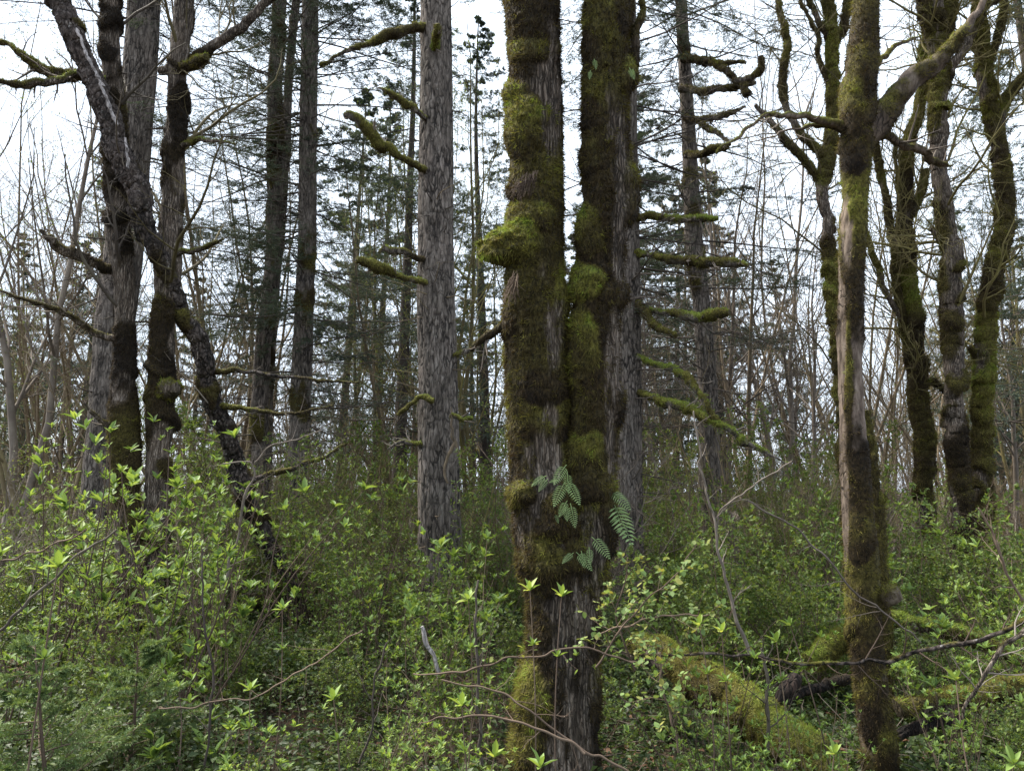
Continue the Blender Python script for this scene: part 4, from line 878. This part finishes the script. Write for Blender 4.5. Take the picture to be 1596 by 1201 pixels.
# ------------------------------------------------------------ ground cover and litter (uncountable)
def cover():
    g = np.random.default_rng(900); n = 700000
    Y = 2.6+13.5*g.random(n)**1.1; px = -250+2100*g.random(n); x = (px-798)/F*Y
    dn = fbm(np.stack([x*.9, Y*.9, x*0], 1), 3); keep = g.random(n) < np.clip(.68+1.7*dn, .12, 1); x, Y = x[keep], Y[keep]; n = len(x)
    hmap = np.clip(.30+.5*fbm(np.stack([x*.7+9, Y*.7, x*0], 1), 2), .05, .62)
    z = gz(x, Y)+hmap*g.random(n)**1.2
    d = unit(g.normal(0, 1, (n, 3))*np.array([1, 1, .35])+UP*.15); sz = .016*(1+2.6*g.random(n)**2.2)*(1+.03*Y)
    V, T = diamonds(np.stack([x, Y, z], 1), d, unit(UP+g.normal(0, .5, (n, 3))), sz, sz*.62, .2)
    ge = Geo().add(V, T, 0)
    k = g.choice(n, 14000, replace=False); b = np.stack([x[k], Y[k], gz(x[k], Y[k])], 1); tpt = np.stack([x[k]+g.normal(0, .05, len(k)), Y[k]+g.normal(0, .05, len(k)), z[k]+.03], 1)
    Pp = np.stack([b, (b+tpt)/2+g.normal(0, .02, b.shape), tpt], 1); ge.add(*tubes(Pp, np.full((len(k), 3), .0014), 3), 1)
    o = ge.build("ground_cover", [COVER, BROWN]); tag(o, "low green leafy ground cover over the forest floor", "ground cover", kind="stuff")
    m = 10000; Y = 2.6+12*g.random(m); px = -80+1760*g.random(m); x = (px-798)/F*Y
    d = unit(g.normal(0, 1, (m, 3))*np.array([1, 1, .3])); sz = .05*(.4+g.random(m))
    V, T = diamonds(np.stack([x, Y, gz(x, Y)+.01+.05*g.random(m)], 1), d, unit(UP+g.normal(0, .4, (m, 3))), sz, sz*.7, .3)
    ge = Geo().add(V, T, 0); m = 1600; Y = 2.6+11*g.random(m); px = -80+1760*g.random(m); x = (px-798)/F*Y; a = g.random(m)*6.28
    p = np.stack([x, Y, gz(x, Y)+.03+.12*g.random(m)], 1); pl, rl = polyl(p, unit(np.stack([np.cos(a), np.sin(a), g.normal(.1, .25, m)], 1)), .15+.5*g.random(m), 5, -.1, .12, g, .004*(.4+g.random(m)), .4)
    ge.add(*tubes(pl, rl, 4), 1)
    o = ge.build("leaf_litter", [DRY, GREY]); tag(o, "dead brown leaves and twigs littering the forest floor", "leaf litter", kind="stuff")
cover()

# ------------------------------------------------------------ logs, low branches, whips
def log(name, label, cat, kp, Y, seed, m, gbase, **kw):
    g = np.random.default_rng(seed); pts, rs = path_from(kp, Y, False, 0)
    org = pts[0].copy(); root = thing(name, label, cat, org)
    S = tube_surface(pts, rs*kw.get('k', .78), kw.get('step', .018), kw.get('ns', 40), g, moss=kw.get('moss', .8), mtop=.3, mthick=kw.get('mt', .03), furrow=.008, ffreq=16, lump=.14, gbase=gbase, mscale=3.5, rough=.3, wob=.04)
    surf_geo(S).build("wood", [m], root, org)
    fz = fuzz(S, kw.get('dens', 14000), kw.get('fl', .028), .004, g, .2)
    if fz: Geo().add(fz[0], fz[1], 0, green=fz[2]).build("moss", [MOSSM], root, org)
    return root, org, S, g
log("mossy_log", "fallen log thick with golden moss, sloping down to the right beside the big maple", "log", [(985, 1005, 44, 6.2), (1060, 1040, 58, 5.6), (1130, 1080, 62, 5.1), (1190, 1130, 66, 4.7), (1260, 1190, 70, 4.4), (1330, 1250, 70, 4.2)], 5, 121, MAPLE, .7, k=.7, moss=.82, mt=.05)
log("mossy_log", "mossy fallen branch lying level right of the slender right maple's foot", "log", [(1384, 962, 16, 6.6), (1430, 976, 20, 6.5), (1490, 985, 20, 6.4), (1540, 1000, 16, 6.3), (1600, 1030, 14, 6.2)], 6.4, 123, MAPLE, .62)
log("mossy_log", "short mossy log end behind the slender right maple's foot", "log", [(1260, 1030, 26, 6.6), (1300, 1005, 36, 6.8), (1345, 985, 34, 7)], 6.8, 125, MAPLE, .5)
log("mossy_log", "half buried mossy log in the bottom right corner", "log", [(1400, 1110, 26, 5.2), (1470, 1090, 30, 5.3), (1540, 1075, 30, 5.5), (1620, 1060, 30, 5.6)], 5.4, 127, MAPLE, .45)
BLK = bark_mat("rotten_wood", (.008, .006, .005), (.025, .018, .015), (.07, .045, .035), 18, (1, 1, .3), .9, (.06, .04, .03), .75)
log("rotten_log", "black rotten log end jutting up between the golden log and slender maple", "log", [(1215, 1095, 22, 5.2), (1228, 1072, 34, 5.2), (1240, 1050, 22, 5.25)], 5.2, 129, BLK, .2, moss=.1, dens=3000)
log("rotten_log", "dark rotten stick lying behind the black log end", "log", [(1215, 1095, 20, 5.4), (1260, 1075, 18, 5.5), (1320, 1058, 12, 5.6)], 5.5, 131, BLK, .2, moss=.15, dens=3000)
log("rotten_log", "black log in shade at the slender maple's right foot", "log", [(1390, 1150, 18, 5.2), (1440, 1128, 26, 5.3), (1500, 1118, 22, 5.5)], 5.3, 133, BLK, .2, moss=.1, dens=3000)

def stick(name, label, cat, kp, Y, seed, m, moss=0., twigs=8, twl=.3, lf=0, lm=None, group=None, twm=None, lsz=.03, **kw):
    g = np.random.default_rng(seed); pts, rs = path_from(kp, Y, False, 0); org = pts[-1].copy()
    root = thing(name, label, cat, org, group)
    S = tube_surface(pts, rs*.72, .012, 8, g, moss=moss, mtop=.3, mthick=.006, gbase=.6, mscale=6, lump=.2, rough=.3, smooth=kw.get('smooth', .08), wob=.035)
    ge = surf_geo(S); fz = fuzz(S, 14000, .014, .003, g, .2) if moss > 0 else None
    if fz: ge.add(fz[0], fz[1], 1, green=fz[2])
    if not twigs: ge.build("stem", [m, MOSSM], root, org)
    if twigs:
        c, r = S['c'][None], S['r'][None]
        a, ra = grow(c, r, twigs, .12, 1., .5, .9, g, up=.25, wig=.13, K=7, rf=.5, rmin=.0012, absL=twl)
        b, rb = grow(a, ra, 4, .2, 1., .5, .8, g, up=.15, wig=.15, K=5, rf=.6, rmin=.001)
        ge.add(*tubes(a, ra, 5), 2).add(*tubes(b, rb, 4), 2); ge.build("stem", [m, MOSSM, twm or m], root, org)
        if lf:
            ge = Geo()
            for tw_, rt in ((a, ra), (b, rb)):
                idx, t, q, dd, r_, _ = at(tw_, rt, lf, .2, 1, g)
                ld = unit(dd*.4+g.normal(0, .7, q.shape)); sz = lsz*(.5+.7*g.random(len(q)))
                V, T, Q = leaves(q, ld, unit(UP+g.normal(0, .3, q.shape)), sz, sz*.85, .1, .1)
                n0 = ge.n; ge.add(V, T); ge.Q.append(Q+n0); ge.qm.append(np.zeros(len(Q)))
            ge.build("foliage", [lm or ROUND], root, org)
    return root
stick("fallen_branch", "long thin bare bough running level across the slender maple's foot", "branch", [(1620, 945, 10, 3.6), (1560, 985, 9, 3.7), (1500, 1004, 9, 3.8), (1440, 1017, 8, 3.9), (1390, 1027, 8, 4), (1330, 1033, 7, 4.05), (1270, 1034, 6, 4.1), (1170, 1022, 5, 4.2), (1100, 1021, 5, 4.3), (1000, 1018, 4, 4.4), (900, 1000, 3, 4.5)], 4, 141, ALDER, .2, 16, .4, twm=BROWN)
stick("fallen_branch", "bent grey bough curving down from the right edge", "branch", [(1640, 940, 10, 3.5), (1596, 975, 9, 3.5), (1565, 1005, 9, 3.5), (1553, 1045, 8, 3.5), (1520, 1078, 7, 3.55), (1496, 1100, 7, 3.6), (1490, 1130, 5, 3.6)], 3.5, 143, MAPLE, .1, 9, .3, twm=GREY)
stick("fallen_branch", "leaning thin stem at the right edge above the bent bough", "branch", [(1600, 940, 6, 4.6), (1570, 890, 6, 4.6), (1540, 820, 5, 4.6), (1525, 790, 3, 4.6)][::-1], 4.6, 145, BROWN, 0, 8, .4)
stick("fallen_branch", "arching thin twig crossing in front of the big maple's base, with round pale leaves", "branch", [(1000, 1035, 3, 3.9), (930, 1010, 4, 3.9), (860, 1020, 4, 3.9), (790, 1030, 4, 3.9), (720, 1048, 4, 3.95), (640, 1052, 3, 4.)], 3.9, 147, BROWN, 0, 8, .25, 1, ROUND)
stick("fallen_branch", "thin forked twig sweeping low in front of the big maple's foot", "branch", [(690, 1060, 3, 3.6), (760, 1080, 4, 3.6), (830, 1100, 4, 3.6), (880, 1145, 5, 3.6), (940, 1175, 5, 3.6), (1010, 1205, 5, 3.6)][::-1], 3.6, 149, BROWN, 0, 6, .3)
stick("fallen_branch", "thin twig near the ground crossing left of the maple's foot", "branch", [(650, 1120, 2, 3.5), (720, 1118, 4, 3.5), (800, 1122, 5, 3.5), (870, 1140, 5, 3.5), (910, 1170, 6, 3.5)], 3.5, 151, BROWN, 0, 4, .2)
stick("broken_stick", "white broken stick with a mossy top standing left of the big maple", "stick", [(660, 975, 7), (665, 1000, 10), (672, 1020, 8), (684, 1056, 9)], 5.6, 153, PALE, .35, 0)
for i, (kp, Y, lab) in enumerate([
    ([(1078, 640, 3), (1090, 720, 4), (1110, 800, 5), (1118, 860, 6), (1140, 940, 7), (1170, 1015, 8)], 5.6, "tall grey whip forking left of the rotten log"),
    ([(1232, 718, 3), (1160, 760, 3), (1120, 790, 4), (1114, 830, 4)], 5.6, "thin pale fork leaning right off the grey whip"),
    ([(1166, 780, 4), (1240, 830, 4), (1290, 870, 4), (1330, 925, 4), (1380, 955, 4), (1440, 1005, 3)], 4.5, "straight pale whip slanting across the slender maple"),
    ([(1190, 1010, 7), (1195, 1090, 7), (1205, 1170, 8)], 4.2, "dark upright stem in front of the golden log"),
    ([(745, 900, 4), (747, 960, 5), (748, 1040, 6), (752, 1120, 7), (755, 1190, 7)], 4.3, "dark thin upright stem just left of the big maple's foot"),
    ([(560, 1190, 5), (585, 1080, 4), (605, 1000, 3)][::-1], 4.6, "dark leaning whip among the low shrubs left of the white stick"),
    ([(345, 720, 3), (390, 715, 4), (397, 740, 4), (380, 770, 5), (370, 830, 5), (345, 920, 6)], 6.0, "pale crooked sapling in front of the leaning dead trunk"),
    ([(500, 670, 2), (450, 690, 3), (415, 700, 3), (397, 722, 4)], 6.0, "white forked twigs off the crooked sapling"),
    ([(860, 820, 2), (790, 760, 2), (745, 690, 2)][::-1], 7.5, "slack thin twig between the bare-barked fir and big maple"),
    ([(0, 980, 6), (60, 920, 6), (120, 860, 5), (180, 820, 4)][::-1], 4.2, "dark slanting stem in the lower left shrubs"),
    ([(0, 870, 4), (60, 855, 4), (130, 825, 3)][::-1], 4.4, "thin dark twig reaching in at the left edge"),
    ([(320, 1190, 5), (330, 1050, 5), (318, 930, 4), (312, 860, 3)][::-1], 4.4, "upright brown whip among the left shrubs"),
    ([(250, 1100, 3), (400, 1090, 3), (480, 1040, 3), (560, 980, 3)], 4.3, "long dark twig rising to the right in the lower left shrubs")]):
    stick("bare_sapling", lab, "sapling", kp, Y, 160+i, (GREY, GREY, GREY, DARKT, DARKT, DARKT, GREY, GREY, BROWN, DARKT, BROWN, DARKT, BROWN)[i], 0, 7, .35)
for i, (kp, Y, lab) in enumerate([
    ([(1075, 850, 2), (1050, 890, 3), (1010, 930, 3), (960, 990, 4), (930, 1040, 4)], 4.1, "pale round-leaved spray right of the big maple's base"),
    ([(1120, 960, 3), (1040, 960, 4), (980, 975, 4), (940, 985, 3)], 4.2, "low round-leaved spray over the golden log's upper end"),
    ([(1060, 1180, 4), (1050, 1120, 4), (1035, 1060, 4), (1030, 1010, 3)][::-1], 3.9, "round-leaved stem standing beside the golden log"),
    ([(975, 870, 2), (972, 900, 3), (965, 960, 3), (985, 1040, 4)], 4.3, "small round-leaved spray against the maple's right flank")]):
    stick("leafy_spray", lab, "shrub", kp, Y, 190+i, BROWN, 0, 12, .28, 3, ROUND, lsz=.034)

# foreground whorls on thin stems
def whorl_stem(px, py, Y, base, seed, label, per=7, lf=.07, tiers=2):
    g = np.random.default_rng(seed); tip, _ = P(px, py, Y); b = np.array([base[0], base[1], float(gz(base[0], base[1]))-.03])
    root = thing("leafy_shrub", label, "shrub", b)
    t = np.linspace(0, 1, 12)[:, None]; c = b*(1-t)+tip*t; c = c + np.array([[g.normal(0, .06), g.normal(0, .06), 0]])*np.sin(t*math.pi)
    Geo().add(*tubes(c[None], np.linspace(.005, .0022, 12)[None], 6)).build("stem", [BROWN], root, b)
    ge = Geo()
    for k in range(tiers):
        i = 11-k*2; ax = unit(c[i]-c[i-1])
        n = per; a = np.arange(n)*2.4+g.random(); q0 = unit(np.cross(ax, np.array([1, .2, 0]))); q1 = np.cross(ax, q0)
        q = q0*np.cos(a)[:, None]+q1*np.sin(a)[:, None]; an = np.linspace(.3, 1.25, n)[:, None]
        ld = unit(ax*np.cos(an)+q*np.sin(an)); sz = lf*(.75+.4*g.random(n))*(1-.25*k)
        V, T, Q = leaves(np.repeat(c[i][None], n, 0), ld, unit(ax*np.sin(an)-q*np.cos(an)), sz, sz*.36, .2, .25)
        n0 = ge.n; ge.add(V, T); ge.Q.append(Q+n0); ge.qm.append(np.zeros(len(Q)))
    ge.build("foliage", [LEAF], root, b)
for i, (px, py, Y, lab) in enumerate([(90, 884, 2.6, "single large leaf whorl on a thin stem near the left edge"), (-4, 870, 2.5, "large leaf whorl cut by the left edge"), (875, 930, 3.6, "leaf whorl rising in front of the big maple's trunk, left side"), (826, 920, 3.8, "upright pale leaf whorl at the big maple's left edge"),
    (1125, 985, 3.7, "leaf whorl above the golden log"), (1090, 975, 3.9, "pair of upright leaves left of the golden log whorl"), (1210, 1000, 4.1, "leaf whorl left of the slender maple's foot"), (1232, 975, 4.2, "taller leaf whorl behind the one left of the slender maple's foot"), (730, 935, 3.9, "bright leaf whorl left of the big maple at mid height"), (770, 1180, 3.2, "broad leaf whorl low in front, left of the maple's foot"),
    (720, 1100, 3.4, "broad leaf whorl beside the dark upright stem"), (842, 1196, 2.8, "leaf tip whorl poking up at the bottom edge by the maple"), (1300, 1175, 3.4, "leaf whorl low at the slender maple's left foot"), (1490, 1060, 3.6, "small leaf whorl by the bent bough"), (1580, 1190, 3., "leaf whorl in the bottom right corner"), (390, 1075, 3.8, "pale upright leaf whorl in the lower left shrubs"), (520, 1090, 3.6, "spreading leaf whorl low, left of centre"), (440, 950, 4.6, "bright leaf whorl before the leaning trunk's foot")]):
    x = (px-798)/F*Y + rng.normal(0, .08); whorl_stem(px, py, Y, (x, Y+rng.normal(0, .08)), 700+i, lab)

# ------------------------------------------------------------ ferns
def frond_geo(ge, b, d, L, g, droop=.9, wid=.28, nrm=None, n=22, mi=0):
    t = np.linspace(0, 1, n); dd = unit(d); c = [np.array(b)]
    for k in range(1, n):
        dd = unit(dd - UP*droop/n); c.append(c[-1]+dd*L/n)
    c = np.array(c); tg = unit(np.gradient(c, axis=0))
    s = unit(np.cross(tg, UP if nrm is None else nrm)); nn = np.cross(s, tg)
    w = L*wid*.72*np.sin(np.pi*np.clip(t*.74+.26, 0, 1))**.9
    for sg in (-1, 1):
        k = np.arange(2, n); ld = unit(s[k]*sg+tg[k]*.35-UP*.12)
        V, T = diamonds(c[k], ld, nn[k], w[k], L/n*.5, .12); ge.add(V, T, mi)
    ge.add(*tubes(c[None], np.linspace(.0025, .0008, n)[None], 4), mi)
def fern(label, px, py, Y, fronds, seed, name="fern", m=None):
    g = np.random.default_rng(seed); b, _ = P(px, py, Y); root = thing(name, label, "fern", b)
    for (dx, dy, Lp, w) in fronds:
        d = np.array([dx, -.45+g.normal(0, .1), -dy]); ge = Geo()
        frond_geo(ge, b+g.normal(0, .012, 3), d, Lp*Y/F, g, .7, w, nrm=np.array([0, -1., .5])); ge.build("frond", [m or FERNM], root, b)
def wall_fern(label, Y, fr, seed):
    g = np.random.default_rng(seed); b0, _ = P(fr[0][0], fr[0][1], Y); root = thing("fern", label, "fern", b0)
    for (bx, by, tx, ty) in fr:
        p, _ = P(bx, by, Y+.03); q, _ = P(tx, ty, Y+.03-(.35+.25*g.random())*math.hypot(tx-bx, ty-by)*Y/F); d = q-p; Ln = np.linalg.norm(d)
        ge = Geo(); frond_geo(ge, p, unit(d+UP*Ln*.25), Ln*1.12, g, .5, .31, nrm=unit(np.array([g.normal(0, .15), -1., .55])), n=13); ge.build("frond", [FERNM], root, b0)
wall_fern("small bright fern drooping from the fork of the big mossy maple", 4.60, [(852, 741, 829, 758), (854, 746, 840, 766), (883, 724, 864, 756), (884, 735, 886, 768), (884, 748, 903, 788), (880, 752, 864, 790), (870, 748, 856, 752)], 801)
wall_fern("smaller fern tuft below the fork fern on the mossy trunk", 4.60, [(884, 780, 872, 806), (889, 784, 896, 822), (880, 786, 884, 812), (866, 800, 870, 815)], 802)
wall_fern("fern spreading sideways low on the maple, above the bare bark", 4.58, [(894, 861, 877, 878), (898, 860, 922, 890), (918, 852, 920, 880), (922, 836, 950, 872), (906, 858, 910, 884)], 803)
wall_fern("fern hanging off the right flank of the mossy maple", 4.74, [(951, 764, 982, 796), (954, 780, 984, 852), (956, 784, 972, 840), (953, 770, 975, 778)], 804)
wall_fern("tiny fern high on the left of the maple's right trunk", 4.6, [(926, 92, 929, 108), (920, 110, 919, 124)], 805)
wall_fern("tiny fern on the high moss bulge of the maple's right trunk", 4.52, [(981, 106, 988, 124), (987, 108, 984, 120)], 806)
def sword(label, x, y, n, L, seed):
    g = np.random.default_rng(seed); b = np.array([x, y, float(gz(x, y))]); root = thing("sword_fern", label, "fern", b)
    for k in range(n):
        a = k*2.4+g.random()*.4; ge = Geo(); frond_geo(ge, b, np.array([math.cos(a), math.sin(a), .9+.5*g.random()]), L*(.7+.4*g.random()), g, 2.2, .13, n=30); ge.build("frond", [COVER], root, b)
for i, (px, Y, lab) in enumerate([(1560, 4.6, "dark sword fern in the bottom right corner"), (430, 5.0, "dark sword fern low among the left shrubs"), (1000, 4.3, "dark sword fern below the golden log"), (610, 6.2, "sword fern under the shrubs left of the white stick"), (490, 4.2, "sword fern near the bottom edge left of centre")]):
    sword(lab, (px-798)/F*Y, Y, 12, .6, 820+i)

# ------------------------------------------------------------ conifer saplings bottom left
def sapling(label, x, y, H, seed):
    g = np.random.default_rng(seed); b0 = np.array([x, y, float(gz(x, y))-.03]); root = thing("fir_sapling", label, "sapling", b0)
    a, ra = polyl(b0[None], np.array([[0, 0, 1.]]), np.array([H]), 14, .1, .03, g, np.array([.016]), .15)
    Geo().add(*tubes(a, ra, 7)).build("trunk", [BROWN], root, b0)
    b, rb = grow(a, ra, 46, .06, .98, .62, 1.25, g, up=-.05, wig=.06, K=7, rf=.45, rmin=.003, taper=.8)
    c, rc = grow(b, rb, 12, .15, 1, .42, .85, g, up=.05, wig=.06, K=4, rf=.6, rmin=.0018, flat=.85, taper=.6)
    ge = Geo().add(*tubes(b, rb, 4), 0).add(*tubes(c, rc, 3), 0)
    for tw_, rt, nn in ((b, rb, 46), (c, rc, 34)):
        idx, t, q, dd, r_, _ = at(tw_, rt, nn, .1, 1, g)
        qq = g.normal(0, 1, q.shape); qq = unit(qq-dd*(qq*dd).sum(1, keepdims=True))
        ge.add(*diamonds(q, unit(dd*.7+qq*.8), unit(UP+g.normal(0, .5, q.shape)), .026*(.7+.5*g.random(len(q))), .005, .05), 1)
    ge.build("foliage", [BROWN, SAPN], root, b0)
sapling("soft green fir sapling filling the bottom left corner", (120-798)/F*4.1, 4.1, 1.05, 851)
sapling("smaller fir sapling right of the corner one, with pale new tips", (225-798)/F*4.7, 4.7, .95, 853)
sapling("low fir sapling cut by the left edge", (10-798)/F*3.7, 3.7, .6, 857)
